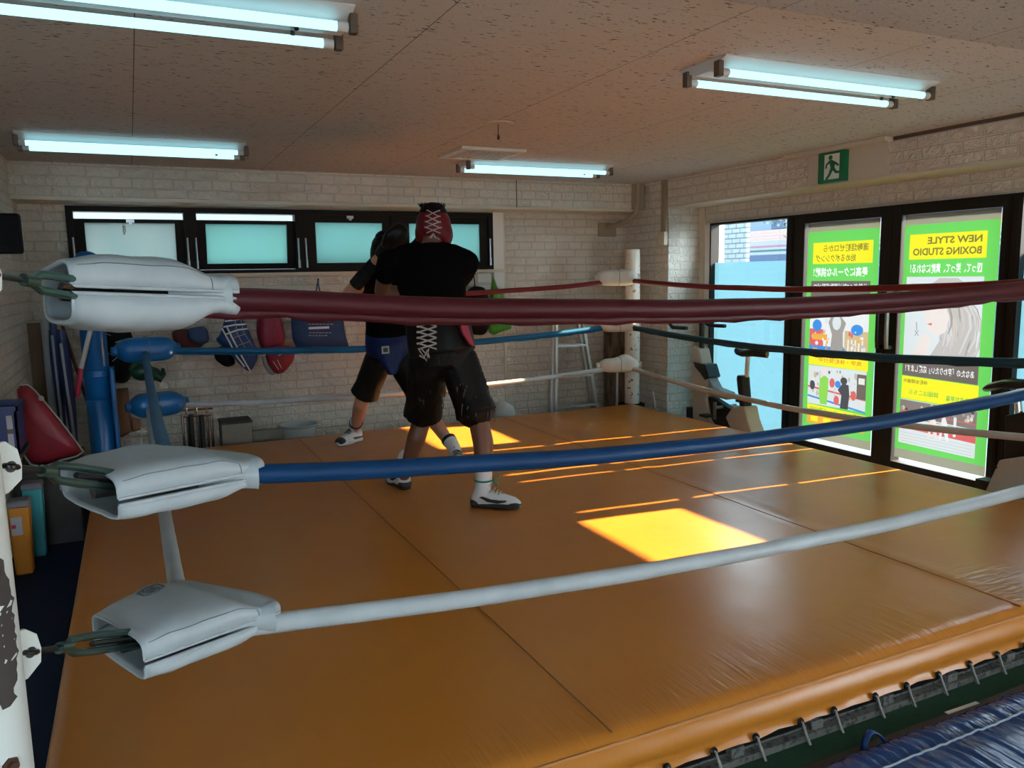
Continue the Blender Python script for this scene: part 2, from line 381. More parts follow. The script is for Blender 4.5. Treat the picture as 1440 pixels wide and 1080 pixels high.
# back windows: a frame and four awning sashes, the two on the left pushed open
FR = .045
b = MB()
b.box((WX0, YB-.02, WZ1-.045), (WX1, YB+.1, WZ1)); b.box((WX0, YB-.02, WZ0), (WX1, YB+.1, WZ0+.03))
cuts = [WX0, .495, 1.41, 2.29, WX1]
for i, x in enumerate(cuts):
    w = .025 if i in (0, 4) else .05
    xc = x + (.025 if i == 0 else -.025 if i == 4 else 0)
    b.box((xc-w, YB-.02, WZ0+.03), (xc+w, YB+.1, WZ1-.045))
win = struct('window_1', b, 'brown_alu', smooth=0)
for i in range(4):
    xa = cuts[i] + (.05 if i == 0 else .045); xb = cuts[i+1] - (.05 if i == 3 else .045)
    op = i < 2
    zt = WZ1-.045-(.055 if op else .0); zb = WZ0+.03 + (-.0 if op else 0)
    ang = math.radians(9 if op else 0); h = zt-zb
    yt = YB+.02
    def P(x, t, d): return V((x, yt + t*h*math.sin(ang) + d*math.cos(ang), zt - t*h*math.cos(ang) + d*math.sin(ang)))
    fr = MB(); tk = .035
    rw, rh = (.075, .085) if i < 2 else (.085, .075)
    def bar(x0, x1, t0, t1):
        return fr.add([P(x0, t0, -tk/2), P(x1, t0, -tk/2), P(x1, t1, -tk/2), P(x0, t1, -tk/2), P(x0, t0, tk/2), P(x1, t0, tk/2), P(x1, t1, tk/2), P(x0, t1, tk/2)],
                      [(0, 1, 2, 3), (7, 6, 5, 4), (0, 4, 5, 1), (1, 5, 6, 2), (2, 6, 7, 3), (3, 7, 4, 0)])
    tr = .03/h if op else .065/h; br = .05/h
    bar(xa, xb, 0, tr); bar(xa, xb, 1-br, 1); bar(xa, xa+rw, tr, 1-br); bar(xb-rw, xb, tr, 1-br)
    s_ = struct('window_sash', fr, 'brown_alu', win, smooth=0)
    pn = MB(); pn.add([P(xa+rw-.01, tr*.8, -.003), P(xb-rw+.01, tr*.8, -.003), P(xb-rw+.01, 1-br*.8, -.003), P(xa+rw-.01, 1-br*.8, -.003)], [(0, 1, 2, 3)])
    struct('window_pane', pn, 'frost_pale' if i == 0 else 'frost_aqua', s_, smooth=0)
    # friction stays at the sides
    st = MB()
    for x in (xa-.012, xb+.012): st.cyl((x, YB-.03, WZ0+.06), (x, YB-.03, WZ0+.30), .008, seg=8); st.cyl((x, YB-.032, WZ0+.04), (x, YB-.032, WZ0+.11), .011, seg=8)
    struct('window_stay', st, 'steel', win)
    if i in (0, 2):
        lt = MB(); xm = (xa+xb)/2; lt.box((xm-.03, YB-.04, zt-.03), (xm+.03, YB-.02, zt-.005)); lt.box((xm-.012, YB-.05, zt-.045), (xm+.012, YB-.03, zt-.02))
        struct('window_latch', lt, 'steel', win)
    if i == 0:
        cp = [P(xa+.36, .1+.035*k, -.03+(.006 if k % 2 else -.006)) for k in range(6)]
        ch = MB()
        for k in range(5):
            c = (cp[k]+cp[k+1])/2; q = []
            for a in range(10):
                an = 2*PI*a/10; q.append(c + V((math.cos(an)*.010*(1 if k % 2 else .4), math.cos(an)*.006, math.sin(an)*.014)))
            ch.tube(q, .003, 6, closed=True)
        struct('window_chain', ch, 'chrome', win)
    # clear strip above the lowered sash: bright outdoors seen through the open gap

# sill moulding under and right of the back window
struct('trim_8', MB().box((WX0-.03, YB-.03, WZ0-.03), (WX1+.12, YB, WZ0)), 'trim_cream', smooth=0)
struct('trim_9', MB().box((WX1, YB-.02, WZ0-.22), (WX1+.11, YB, WZ1+.01)), 'trim_white', smooth=0)

# shopfront: left window, two door leaves, right window
def frame_yz(mb, y0, y1, z0, z1, wl, wr, wt, wb, x0=XW-.03, x1=XW+.07):
    mb.box((x0, y0, z0), (x1, y0+wr, z1)); mb.box((x0, y1-wl, z0), (x1, y1, z1))
    mb.box((x0, y0+wr, z1-wt), (x1, y1-wl, z1)); mb.box((x0, y0+wr, z0), (x1, y1-wl, z0+wb)); return mb
def pane(name, y0, y1, z0, z1, m, par, x=XW+.02):
    return struct(name, MB().add([(x, y0, z0), (x, y1, z0), (x, y1, z1), (x, y0, z1)], [(0, 1, 2, 3)]), m, par, smooth=0)
w2 = struct('window_2', frame_yz(MB(), 5.26, 6.30, .03, 2.06, .02, .02, .02, .05), 'black_alu', smooth=0)
pane('window_glass', 5.28, 6.28, .08, 2.04, 'glass', w2); pane('privacy_film', 5.28, 6.28, .08, 1.678, 'film', w2, XW+.024)
w3 = struct('window_3', frame_yz(MB(), 2.39, 3.27, .03, 2.06, .02, .04, .03, .05), 'black_alu', smooth=0)
pane('window_glass', 2.42, 3.25, .08, 2.03, 'glass', w3); pane('privacy_film', 2.42, 3.25, .08, 1.678, 'film', w3, XW+.024)
def leaf(name, y0, y1, wl, wr, hside):
    d = struct(name, frame_yz(MB(), y0, y1, .03, 2.06, wl, wr, .078, .10), 'black_alu', smooth=0, bev=.004)
    pane('door_glass', y0+wr, y1-wl, .13, 1.985, 'glass', d)
    # the lighter groove running down the stile
    g = MB(); yy = y1-.05 if hside < 0 else y0+.06
    g.box((XW-.036, yy-.012, .04), (XW-.03, yy+.012, 2.04)); struct('door_stile_groove', g, 'brown_alu', d, smooth=0)
    h = MB(); yh = y0+.05 if hside < 0 else y1-.03
    h.tube([(XW-.03, yh, 1.42), (XW-.075, yh, 1.42), (XW-.08, yh, 1.36), (XW-.08, yh, 1.06), (XW-.075, yh, 1.0), (XW-.03, yh, 1.0)], .016, 10)
    struct('door_handle', h, 'steel' if hside > 0 else 'black_gloss', d)
    lk = MB(); lk.cyl((XW-.03, y0+.05 if hside < 0 else y1-.04, .93), (XW-.05, y0+.05 if hside < 0 else y1-.04, .93), .02)
    struct('door_lock', lk, 'steel', d)
    return d
leaf('door_1', 4.216, 5.26, .18, .102, -1)
leaf('door_2', 3.27, 4.214, .075, .114, 1)

# green carpet walkway and boards in front of the ring
struct('floor_carpet', MB().box((.2, 1.30, 0), (4.4, 1.752, .098)), 'green_carpet', smooth=0)
struct('floor_board', MB().box((.2, .3, 0), (4.4, 1.642, .102)), 'brown_board', smooth=0)
struct('floor_navy', MB().box((XL, -.6, 0), (-.36, 7.3, .012)), 'navy_mat', smooth=0)

# ------------------------------------------------------------------ ceiling lights
def light(x0, x1, yc, label):
    z = ZC; xm = (x0+x1)/2
    t = thing('ceiling_light', (xm, yc, z), label, 'ceiling light', 'twin tube ceiling lights')
    h = MB(); prof = [(-.155, 0), (-.155, -.005), (-.045, -.046), (.045, -.046), (.155, -.005), (.155, 0)]
    h.loft([[V((x, yc+a, z+c)) for a, c in prof] for x in (x0, x1)]); obj('housing', h, 'metal_housing', t, smooth=20)
    for sg in (-1, 1):
        yt, zt = yc+sg*.105, z-.060
        g = MB().cyl((x0+.05, yt, zt), (x1-.05, yt, zt), .016, seg=16); tb = obj('tube', g, 'tube_glow', t)
        for xa, xb in ((x0+.015, x0+.052), (x1-.052, x1-.015)): obj('tube_cap', MB().cyl((xa, yt, zt), (xb, yt, zt), .0165), 'socket_white', tb)
        for x in (x0, x1):
            d = -1 if x == x0 else 1
            s = MB().prism([(x-.01, yt-.018, zt-.02), (x-.01, yt+.018, zt-.02), (x-.01, yt+.018, zt+.045), (x-.01, yt-.018, zt+.045)], (.028*1, 0, 0))
            obj('socket', s, 'socket_brown', t, bev=.004)
    for sg in (-1, 1):
        g = MB().cyl((x1-.17, yc+sg*.03, z-.05), (x1-.17, yc+sg*.036, z-.064), .008); obj('glow_starter', g, 'black', t)
    return t
light(-.54, .735, 2.85, 'long twin tube light at the top left edge of the photo, nearest on the left')
light(-.55, .755, 5.73, 'twin tube light before the back beam over the left windows')
light(2.29, 3.60, 2.86, 'twin tube light with white sloped housing nearest the green exit sign')
light(2.41, 3.70, 5.90, 'twin tube light right beside the square ceiling vent')

# unseen rows of the same lights, added to brighten the gym, behind the photographer
for x0, yc, nm in ((-2.6, .2, 'far left'), (-.54, -.4, 'middle'), (2.3, -.4, 'right'), (-2.6, -2.2, 'rear left'), (2.3, -2.2, 'rear right')): 
    light(x0, x0+1.3, yc, 'added twin tube fill light behind the photographer on the %s side' % nm)

# vent and pull-cord disc
mat('vent_white', (.62, .60, .56), .5); mat('vent_dark', (.03, .03, .03), .8)
vt = thing('ceiling_vent', (2.385, 5.48, ZC), 'square louvred white vent in the ceiling behind the tube light', 'vent')
b = MB(); x0, x1, y0, y1 = 2.135, 2.635, 5.235, 5.72
for q in ((x0, y0, x1, y0+.05), (x0, y1-.05, x1, y1), (x0, y0+.05, x0+.05, y1-.05), (x1-.05, y0+.05, x1, y1-.05)): b.box((q[0], q[1], ZC-.022), (q[2], q[3], ZC))
obj('vent_frame', b, 'vent_white', vt, smooth=0, bev=.003)
obj('vent_backing', MB().box((x0+.05, y0+.05, ZC-.004), (x1-.05, y1-.05, ZC)), 'vent_dark', vt, smooth=0)
b = MB()
for k in range(10): xx = x0+.07+k*.04; b.box((xx-.009, y0+.05, ZC-.018), (xx+.009, y1-.05, ZC-.008))
for k in range(6): yy = y0+.09+k*.06; b.box((x0+.05, yy-.007, ZC-.016), (x1-.05, yy+.007, ZC-.009))
obj('vent_grille', b, 'vent_white', vt, smooth=0)
mat('disc_cream', (.50, .45, .35), .5)
ps = thing('pull_cord_switch', (2.035, 4.40, ZC), 'round cream ceiling cover with short dark pull cord', 'switch')
obj('ceiling_plate', MB().lathe((2.035, 4.40, ZC), [(0, -.013), (.05, -.012), (.078, -.009), (.085, 0), (0, 0)]), 'disc_cream', ps)
obj('cord', MB().cyl((2.02, 4.38, ZC-.01), (2.02, 4.38, ZC-.075), .0025, seg=6), 'black', ps)
obj('cord_end', MB().lathe((2.02, 4.38, ZC-.10), [(0, 0), (.008, .002), (.006, .02), (.003, .03), (0, .03)], 10), 'black', ps)

# ------------------------------------------------------------------ exit sign
mat('sign_green', (.004, .16, .06), .35); mat('sign_white', (.80, .86, .82), .35); mat('sign_box', (.60, .54, .44), .5)
ex = thing('exit_sign', (XR-.02, 4.43, 2.23), 'green emergency exit sign with white running figure doorway on right beam', 'sign')
obj('mounting_plate', MB().box((XR-.012, 3.965, 2.238), (XR, 4.68, 2.462)), 'sign_box', ex, smooth=0)
obj('sign_box', MB().box((XR-.05, 4.30, 2.235), (XR-.012, 4.55, 2.462)), 'sign_green', ex, smooth=0)
EX = XR-.0505
def sp(u, v): return (EX, 4.55-u*.25, 2.235+v*.227)   # u rightwards, v upwards on the sign
def flat(pts, d=.0006): return MB().prism([V(sp(*p)) for p in pts], (-d, 0, 0))
obj('doorway_symbol', flat([(.24, .10), (.80, .10), (.80, .90), (.24, .90)]), 'sign_white', ex, smooth=0)
EX = XR-.0515
g = MB()
def gp(pts): g.prism([V(sp(*p)) for p in pts], (-.0006, 0, 0))
gp([(.47+.075*math.cos(a), .79+.075*math.sin(a)) for a in [2*PI*k/16 for k in range(16)]])
gp([(.40, .70), (.52, .72), (.66, .62), (.62, .42), (.50, .40), (.46, .55)])
gp([(.42, .69), (.30, .60), (.27, .46), (.33, .46), (.36, .57), (.47, .62)])
gp([(.58, .68), (.72, .60), (.80, .52), (.76, .48), (.66, .55), (.57, .58)])
gp([(.50, .46), (.62, .46), (.72, .34), (.90, .33), (.90, .26), (.68, .26), (.56, .38)])
gp([(.48, .46), (.58, .40), (.48, .22), (.36, .08), (.28, .12), (.40, .26)])
gp([(.24, .0), (.50, .0), (.42, .10), (.24, .10)])
obj('running_figure', g, 'sign_green', ex, smooth=0)
single('ceiling_cover', MB().box((4.70, 3.93, ZC-.03), (XR, 4.87, ZC)), 'sign_box', 'thin cream cover strip on the ceiling above the exit sign', 'cover', smooth=0, bev=.004)

# ------------------------------------------------------------------ ducts in the back right corner
mat('duct_tan', (.33, .28, .20), .5)
du = thing('pipe_duct', (4.72, 6.86, 1.9), 'tan elbow pipe duct bending from ceiling to wall plate at back beam end', 'duct')
obj('duct_cover', MB().box((4.665, YF-.055, 2.235), (4.79, YF-.003, ZC)), 'duct_tan', du, smooth=0, bev=.006)
pts = [(4.70, YF-.075, ZC-.005), (4.70, YF-.075, 2.30), (4.69, YF-.06, 2.20), (4.66, YF+.06, 2.12), (4.63, YB-.12, 2.085), (4.60, YB-.02, 2.07)]
obj('duct_pipe', MB().tube([V(p) for p in pts], .026, 12), 'duct_tan', du)
obj('wall_plate', MB().box((4.50, YB-.025, 1.98), (4.72, YB, 2.12)), 'duct_tan', du, smooth=0, bev=.006)
cdn = thing('cable_conduit', (4.76, 6.52, 1.9), 'tan cable conduit running down the pilaster edge to a small box', 'conduit')
obj('conduit_channel', MB().box((XR-.022, 6.485, 1.985), (XR, 6.53, ZC)).box((XR-.016, 6.54, 1.985), (XR, 6.575, ZC)), 'duct_tan', cdn, smooth=0)
obj('junction_box', MB().box((XR-.045, 6.48, 1.86), (XR, 6.585, 1.99)), 'trim_cream', cdn, smooth=0, bev=.004)
single('wall_outlet', MB().box((XR-.014, 6.60, .50), (XR, 6.67, .62)), 'trim_cream', 'small cream socket plate low on the pilaster', 'outlet', bev=.003)
single('loose_cable', MB().tube([at_x(917, 545, 4.77), at_x(919, 556, 4.76), at_x(922, 574, 4.74), at_x(925, 590, 4.73)], .006, 6), 'white', 'white cable hanging down the pilaster by the ring corner', 'cable')

# ------------------------------------------------------------------ ring platform
CZ = .30; RX0, RX1, RY0, RY1 = -.315, 4.465, 1.745, 6.62
def canvas_mat():
    m = bpy.data.materials.new('canvas'); m.use_nodes = True; nt = m.node_tree; L = nt.links
    b = nt.nodes['Principled BSDF']; b.inputs['Specular IOR Level'].default_value = .38
    g = nd(nt, 'ShaderNodeNewGeometry'); s = nd(nt, 'ShaderNodeSeparateXYZ'); L.new(g.outputs['Position'], s.inputs[0])
    n = nd(nt, 'ShaderNodeTexNoise', Scale=1.3, Detail=5, Roughness=.6); L.new(g.outputs['Position'], n.inputs['Vector'])
    r = nd(nt, 'ShaderNodeMapRange'); r.inputs['From Min'].default_value = .35; r.inputs['From Max'].default_value = .65
    L.new(n.outputs['Fac'], r.inputs['Value'])
    x = nd(nt, 'ShaderNodeMix', data_type='RGBA'); x.inputs[6].default_value = (.50, .178, .022, 1); x.inputs[7].default_value = (.53, .195, .028, 1)
    L.new(r.outputs[0], x.inputs[0])
    # pale scuffs
    mp = nd(nt, 'ShaderNodeMapping', Scale=(1.5, 14, 1), Rotation=(0, 0, .45)); L.new(g.outputs['Position'], mp.inputs['Vector'])
    n2 = nd(nt, 'ShaderNodeTexNoise', Scale=9, Detail=6, Roughness=.7, Distortion=1.5); L.new(mp.outputs[0], n2.inputs['Vector'])
    r2 = nd(nt, 'ShaderNodeMapRange'); r2.inputs['From Min'].default_value = .69; r2.inputs['From Max'].default_value = .78; r2.inputs['To Max'].default_value = .22
    L.new(n2.outputs['Fac'], r2.inputs['Value'])
    x2 = nd(nt, 'ShaderNodeMix', data_type='RGBA'); x2.inputs[7].default_value = (.56, .27, .09, 1); L.new(x.outputs[2], x2.inputs[6]); L.new(r2.outputs[0], x2.inputs[0])
    L.new(x2.outputs[2], b.inputs['Base Color'])
    rn = nd(nt, 'ShaderNodeMapRange'); rn.inputs['To Min'].default_value = .25; rn.inputs['To Max'].default_value = .37
    n3 = nd(nt, 'ShaderNodeTexNoise', Scale=7, Detail=4); L.new(g.outputs['Position'], n3.inputs['Vector']); L.new(n3.outputs['Fac'], rn.inputs['Value']); L.new(rn.outputs[0], b.inputs['Roughness'])
    # fine cloth ripples, stronger gathers where the cover turns over the near edge
    mp3 = nd(nt, 'ShaderNodeMapping', Scale=(34, 4, 4)); L.new(g.outputs['Position'], mp3.inputs['Vector'])
    w = nd(nt, 'ShaderNodeTexNoise', Scale=1, Detail=3, Distortion=.6); L.new(mp3.outputs[0], w.inputs['Vector'])
    env = nd(nt, 'ShaderNodeMapRange'); env.inputs['From Min'].default_value = 2.12; env.inputs['From Max'].default_value = 1.80; env.inputs['To Max'].default_value = 1
    L.new(s.outputs['Y'], env.inputs['Value'])
    en2 = nd(nt, 'ShaderNodeMapRange'); en2.inputs['From Min'].default_value = 1.75; en2.inputs['From Max'].default_value = 1.80; en2.inputs['To Min'].default_value = .12
    L.new(s.outputs['Y'], en2.inputs['Value']); em = nd(nt, 'ShaderNodeMath', operation='MULTIPLY'); L.new(env.outputs[0], em.inputs[0]); L.new(en2.outputs[0], em.inputs[1])
    wm = nd(nt, 'ShaderNodeMath', operation='MULTIPLY'); L.new(w.outputs['Fac'], wm.inputs[0]); L.new(em.outputs[0], wm.inputs[1])
    n4 = nd(nt, 'ShaderNodeTexNoise', Scale=3.5, Detail=5); L.new(g.outputs['Position'], n4.inputs['Vector'])
    ad = nd(nt, 'ShaderNodeMath', operation='MULTIPLY_ADD'); ad.inputs[1].default_value = .7; L.new(n4.outputs['Fac'], ad.inputs[0]); L.new(wm.outputs[0], ad.inputs[2])
    # short diagonal creases where the right seam is pulled down to the near edge
    mp5 = nd(nt, 'ShaderNodeMapping', Scale=(7, 46, 1), Rotation=(0, 0, .75)); L.new(g.outputs['Position'], mp5.inputs['Vector'])
    n5 = nd(nt, 'ShaderNodeTexNoise', Scale=1, Detail=2); L.new(mp5.outputs[0], n5.inputs['Vector']); pr_ = n5.outputs['Fac']
    for ax, a0, a1 in (('X', 2.98, 3.06), ('X', 3.42, 3.12), ('Y', 2.32, 2.10)):
        mr = nd(nt, 'ShaderNodeMapRange'); mr.inputs['From Min'].default_value = a0; mr.inputs['From Max'].default_value = a1; L.new(s.outputs[ax], mr.inputs['Value'])
        mu = nd(nt, 'ShaderNodeMath', operation='MULTIPLY'); L.new(pr_, mu.inputs[0]); L.new(mr.outputs[0], mu.inputs[1]); pr_ = mu.outputs[0]
    ad5 = nd(nt, 'ShaderNodeMath', operation='MULTIPLY_ADD'); ad5.inputs[1].default_value = 2.4; L.new(pr_, ad5.inputs[0]); L.new(ad.outputs[0], ad5.inputs[2]); ad = ad5
    bp = nd(nt, 'ShaderNodeBump', Strength=.35, Distance=.012); L.new(ad.outputs[0], bp.inputs['Height']); L.new(bp.outputs[0], b.inputs['Normal'])
    MATS['canvas'] = m
canvas_mat()
mat('frame_grey', (.13, .13, .12), .85, spec=.2, var=(55, (.05, .05, .048), .5, .62)); mat('frame_dark', (.006, .006, .006), .9, spec=.1)
ring = thing('ring_platform', ((RX0+RX1)/2, (RY0+RY1)/2, 0), 'orange vinyl covered boxing ring floor laced down along its near edge', 'boxing ring')
EYX = [.10+.1*0]  # filled below
eyes = [at_y(px, py, 1.735) for px, py in ((940, 1076), (1006, 1057), (1065, 1034), (1128, 1012), (1175, 992), (1233, 979), (1277, 960), (1322, 946), (1366, 929), (1405, 913))]
ex_ = [p.x for p in eyes]
dx = (ex_[-1]-ex_[0])/(len(ex_)-1)
ey_x = [ex_[0]-dx*k for k in range(6, 0, -1)] + ex_ + [ex_[-1]+dx*k for k in range(1, 6) if ex_[-1]+dx*k < 4.3]
def fold(t, t0, t1, r, dn):
    """plan parameter t outside the flat range wraps over a rounded edge of radius r: returns plan position, drop"""
    for lim, sg in ((t0, -1), (t1, 1)):
        d = (t-lim)*sg + r
        if d > 0:
            a = d/r
            if a < PI/2: return lim - sg*r + sg*r*math.sin(a), r*(1-math.cos(a))
            return lim, r + (d - r*PI/2)
    return t, 0
def samples(t0, t1, r, dn, step, fine=None):
    out = [t0-(r*(PI/2-1)+dn-r)+k*(dn-r)/4 for k in range(4)]
    out += [t0-r*(PI/2-1)+r*PI/2*k/7 for k in range(8)]
    a = t0 + r
    n = int((t1-t0-2*r)/step); out += [a+(t1-t0-2*r)*k/n for k in range(1, n)]
    out += [t1-r+r*PI/2*k/7 for k in range(8)]
    out += [t1+r*(PI/2-1)+k*(dn-r)/4 for k in range(1, 5)]
    return out
us = samples(RX0, RX1, .05, .16, .04); vs = samples(RY0, RY1, .085, .14, .08)
b = MB(); nu, nv = len(us), len(vs)
SE1, SE2 = 1.158, 3.01
for v_ in vs:
    py, dy = fold(v_, RY0, RY1, .085, .14)
    for u_ in us:
        px, dxx = fold(u_, RX0, RX1, .05, .16)
        drop = max(dy, dxx); z = CZ - drop; yy = py
        if dy > .085 and v_ < 3:     # the skirt: scalloped between the eyelets, slightly bellied
            f = (dy-.085)/(.14-.085)
            k = min(range(len(ey_x)), key=lambda i: abs(ey_x[i]-px)); g_ = abs(px-ey_x[k])/(dx*.5)
            z += f*.010*min(1, g_)**1.6*(.8+.8*noise.noise(V((px*3, 0, 0))))
            yy += .012*math.sin(f*PI) + .010*noise.noise(V((px*7, f, 2)))
        if drop < .09:
            z += .004*noise.noise(V((px*1.7, py*1.7, 0)))
            for sx in (SE1, SE2):  # sewn flap along each seam
                d = px-sx
                if -.012 < d < .05: z += .004
            if v_ < 2.3: z += .0035*noise.noise(V((px*16, py*3, 5)))*max(0, min(1, (2.3-v_)/.5))
        b.v.append(V((px, yy, z)))
for j in range(nv-1):
    for i in range(nu-1): b.f.append([j*nu+i, j*nu+i+1, (j+1)*nu+i+1, (j+1)*nu+i])
obj('canvas_cover', b, 'canvas', ring, smooth=60)
b = MB()
mat('seam', (.30, .13, .03), .5); mat('highlight_tan', (.58, .26, .09), .5)
for sx in (SE1, SE2):
    b.tube([(sx-.012, 1.79+k*.1, CZ+.001+.004*noise.noise(V((sx*1.7, (1.79+k*.1)*1.7, 0)))) for k in range(48)], .0035, 6)
obj('canvas_seam', b, 'seam', ring)
obj('edge_highlight', MB().tube([(RX0+.05+k*.1, RY0+.022+.0*k, CZ-.024+.002*noise.noise(V((k*.7, 0, 0)))) for k in range(47)], .0045, 6), 'highlight_tan', ring)  # raised edge line, its pale colour stands in for the crease highlight
obj('platform_frame', MB().box((RX0+.05, RY0+.03, 0), (RX1-.05, RY1-.05, .185)), 'frame_dark', ring, smooth=0)
b = MB(); b.box((RX0+.03, RY0-.006, .098), (RX1-.02, RY0+.03, .120)); b.box((RX0+.03, RY0+.026, .098), (RX1-.02, RY0+.03, .126))
obj('base_rail', b, 'frame_grey', ring, smooth=0)
for k in range(14):
    x = -.1+k*.33
    obj('rail_bracket', MB().box((x, RY0+.004, .12), (x+.05, RY0+.03, .15)), 'frame_grey', ring, smooth=0)
mat('lace_cord', (.25, .25, .24), .7)
for x in ey_x:
    p = V((x, RY0-.004, .172))
    obj('eyelet', MB().lathe(p, [(.004, .004), (.011, .005), (.014, 0), (.011, -.002)], 12, V((0, -1, .2))), 'black_gloss', ring)
    e = p + V((.014, -.030, -.066))
    obj('lace', MB().tube([p+V((0, .01, .004)), p+V((.001, -.008, .001)), p.lerp(e, .5)+V((0, -.002, 0)), e], .0042, 7).tube([p+V((.008, .01, -.002)), p.lerp(e, .6)+V((.012, .012, 0)), e+V((.014, .02, -.01))], .003, 6), 'lace_cord', ring)

# ------------------------------------------------------------------ corner posts
def peel_mat(name, base, chip, lo, scale=9):
    m = mat(name, base, .45, var=(scale, chip, lo, lo+.012), bump=(scale, .3, .004)); return m
peel_mat('post_white', (.72, .75, .73), (.05, .035, .03), .63, 13); peel_mat('post_old', (.66, .62, .54), (.04, .03, .025), .625, 26)
mat('blue_vinyl', (.004, .13, .40), .3, bump=(30, .08)); mat('rust', (.07, .03, .018), .8, bump=(80, .5))
mat('chip_dark', (.055, .045, .042), .75, bump=(60, .3))
NX, NY = -.316, 1.75
np_ = thing('corner_post', (NX, NY, 0), 'white steel ring post with peeling paint at the left photo edge', 'ring post', None)
obj('post_tube', MB().cyl((NX, NY, 0), (NX, NY, 1.72), .07, seg=32), 'post_white', np_)
# the large flaked patch facing the room
rg = []
random.seed(3)
for k in range(31):
    z = .80+k*.0105; e = math.sin(PI*(k+.3)/30.8)**.5
    cs = math.radians(-52+12*noise.noise(V((k*.55, 1, 0)))); wd = math.radians(34*e*(1+.3*noise.noise(V((k*.5, 5, 0)))))
    rg.append([V((NX+.0708*math.cos(cs+wd*t), NY+.0708*math.sin(cs+wd*t), z)) for t in (-1, -.5, 0, .5, 1)])
b = MB(); b.v = [p for r_ in rg for p in r_]; b.f = [[i*5+k, i*5+k+1, i*5+5+k+1, i*5+5+k] for i in range(30) for k in range(4)]
obj('bare_patch', b, 'chip_dark', np_, label='dark flaked patch')
bd = V((math.cos(math.radians(-55)), math.sin(math.radians(-55)), 0))
obj('bolt', MB().lathe(V((NX, NY, .685))+bd*.068, [(.016, 0), (.016, .006), (.010, .007), (.010, .016), (0, .017)], 6, bd), 'rust', np_)
LUGS = []
dg = V((.78, .62, 0)).normalized()
for px, py in ((4, 385), (21, 663), (51, 930)):
    p = at_y(px, py, NY+.005); z = p.z
    a = V((NX, NY, z)) + dg*.05; nrm = V((dg.y, -dg.x, 0)); e = p.x-NX
    # a plate standing out of the post towards the ring
    q = lambda s, h: V((NX, NY, z)) + dg*s + V((0, 0, h))
    poly = [q(.05, -.055), q(.085, -.052), q(.115, -.03), q(.118, .0), q(.112, .032), q(.09, .052), q(.05, .052)]
    obj('lug_plate', MB().prism([v_-nrm*.005 for v_ in poly], nrm*.01), 'white_paint', np_, smooth=0, bev=.002)
    hole = q(.095, 0); LUGS.append(hole)
    obj('lug_hole', MB().cyl(hole+nrm*.0058, hole-nrm*.0058, .0115, seg=16), 'black', np_)

fp = thing('corner_post', (4.52, 6.68, 0), 'cream peeling steel ring post in the far right corner', 'ring post')
obj('post_tube', MB().cyl((4.52, 6.68, .28), (4.52, 6.68, 1.815), .075, seg=28), 'post_old', fp)
obj('post_cap', MB().lathe((4.52, 6.68, 1.813), [(.075, 0), (.07, .012), (.0, .018)], 28), 'post_old', fp)
obj('base_plate', MB().box((4.42, 6.60, 0), (4.62, 6.78, .285)), 'frame_dark', fp, smooth=0)
bp_ = thing('corner_post', (-.275, 6.66, 0), 'blue padded ring post with domed top in the back left corner', 'ring post')
obj('post_padding', MB().lathe((-.275, 6.66, 0), [(.086, 0), (.088, .72), (.082, .73), (.088, .74), (.088, 1.735), (.082, 1.78), (.06, 1.81), (.03, 1.823), (0, 1.825)], 28), 'blue_vinyl', bp_)
obj('padding_flap', MB().box((-.19, 6.56, .33), (-.155, 6.68, .97)), 'blue_vinyl', bp_, bev=.012)
obj('padding_strap', MB().lathe((-.275, 6.66, .90), [(.089, 0), (.0925, .004), (.0925, .05), (.089, .054)], 28), 'blue_vinyl', bp_)

# ------------------------------------------------------------------ ropes
def vinyl(name, c, r=.42): return mat(name, c, r, spec=.3, bump=(45, .15, .003), var=(6, tuple(k*.82 for k in c), .3, .7))
vinyl('rope_red_shaded', (.070, .007, .013)); vinyl('rope_red_lit', (.20, .018, .022)); vinyl('rope_blue_shaded', (.001, .045, .15)); vinyl('rope_blue_lit', (.006, .13, .32)); vinyl('rope_white', (.52, .58, .62), .38)  # shade and light put into colour: dark copies in front, bright ones elsewhere
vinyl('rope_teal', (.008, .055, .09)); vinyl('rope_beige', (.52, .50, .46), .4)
KNL, KNR, KFL, KFR = V((.06, 2.12, 0)), V((4.20, 2.10, 0)), V((.06, 6.30, 0)), V((4.19, 6.30, 0))
ZR = {'red': 1.555, 'blue': 1.10, 'white': .715}
def rope(side, colr, a, b, za, zb, sag, r, m, label, flap=0, seed=0):
    pts = []; n = 60
    for k in range(n+1):
        t = k/n; p = V(a).lerp(V(b), t); p.z = za+(zb-za)*t - sag*4*t*(1-t)
        p.z += .004*noise.noise(V((t*9, seed, 0))); pts.append(p)
    o = thing('ring_rope', (pts[0].x, pts[0].y, pts[0].z), label, 'ring rope', None)
    obj('rope_cover', MB().tube(pts, [r*(1+.05*noise.noise(V((t_*1.3, seed+3, 0)))) for t_ in range(n+1)], 14), m, o, smooth=60)
    if flap:
        lo = [p + V((0, 0, -r*1.12-.006*noise.noise(V((i*.6, seed, 4))))) for i, p in enumerate(pts)]
        obj('cover_flap', MB().tube(lo, [r*.34*flap*(1+.7*noise.noise(V((t_*1.1, seed+7, 0)))) for t_ in range(n+1)], 8, upv=(0, 0, 1), flat=1.5), m, o, smooth=60)
    return pts
E = V((0, .0, 0))
FR_ = {}
FR_['red'] = rope('front', 'red', KNL+V((.1, 0, 0)), KNR, 1.556, 1.559, .084, .030, 'rope_red_shaded', 'thick shaded red top rope crossing the whole front of the ring', 1, 1)
FR_['blue'] = rope('front', 'blue', KNL+V((.1, 0, 0)), KNR, 1.105, 1.110, .100, .027, 'rope_blue_shaded', 'thick blue middle rope crossing the front of the ring', 0, 2)
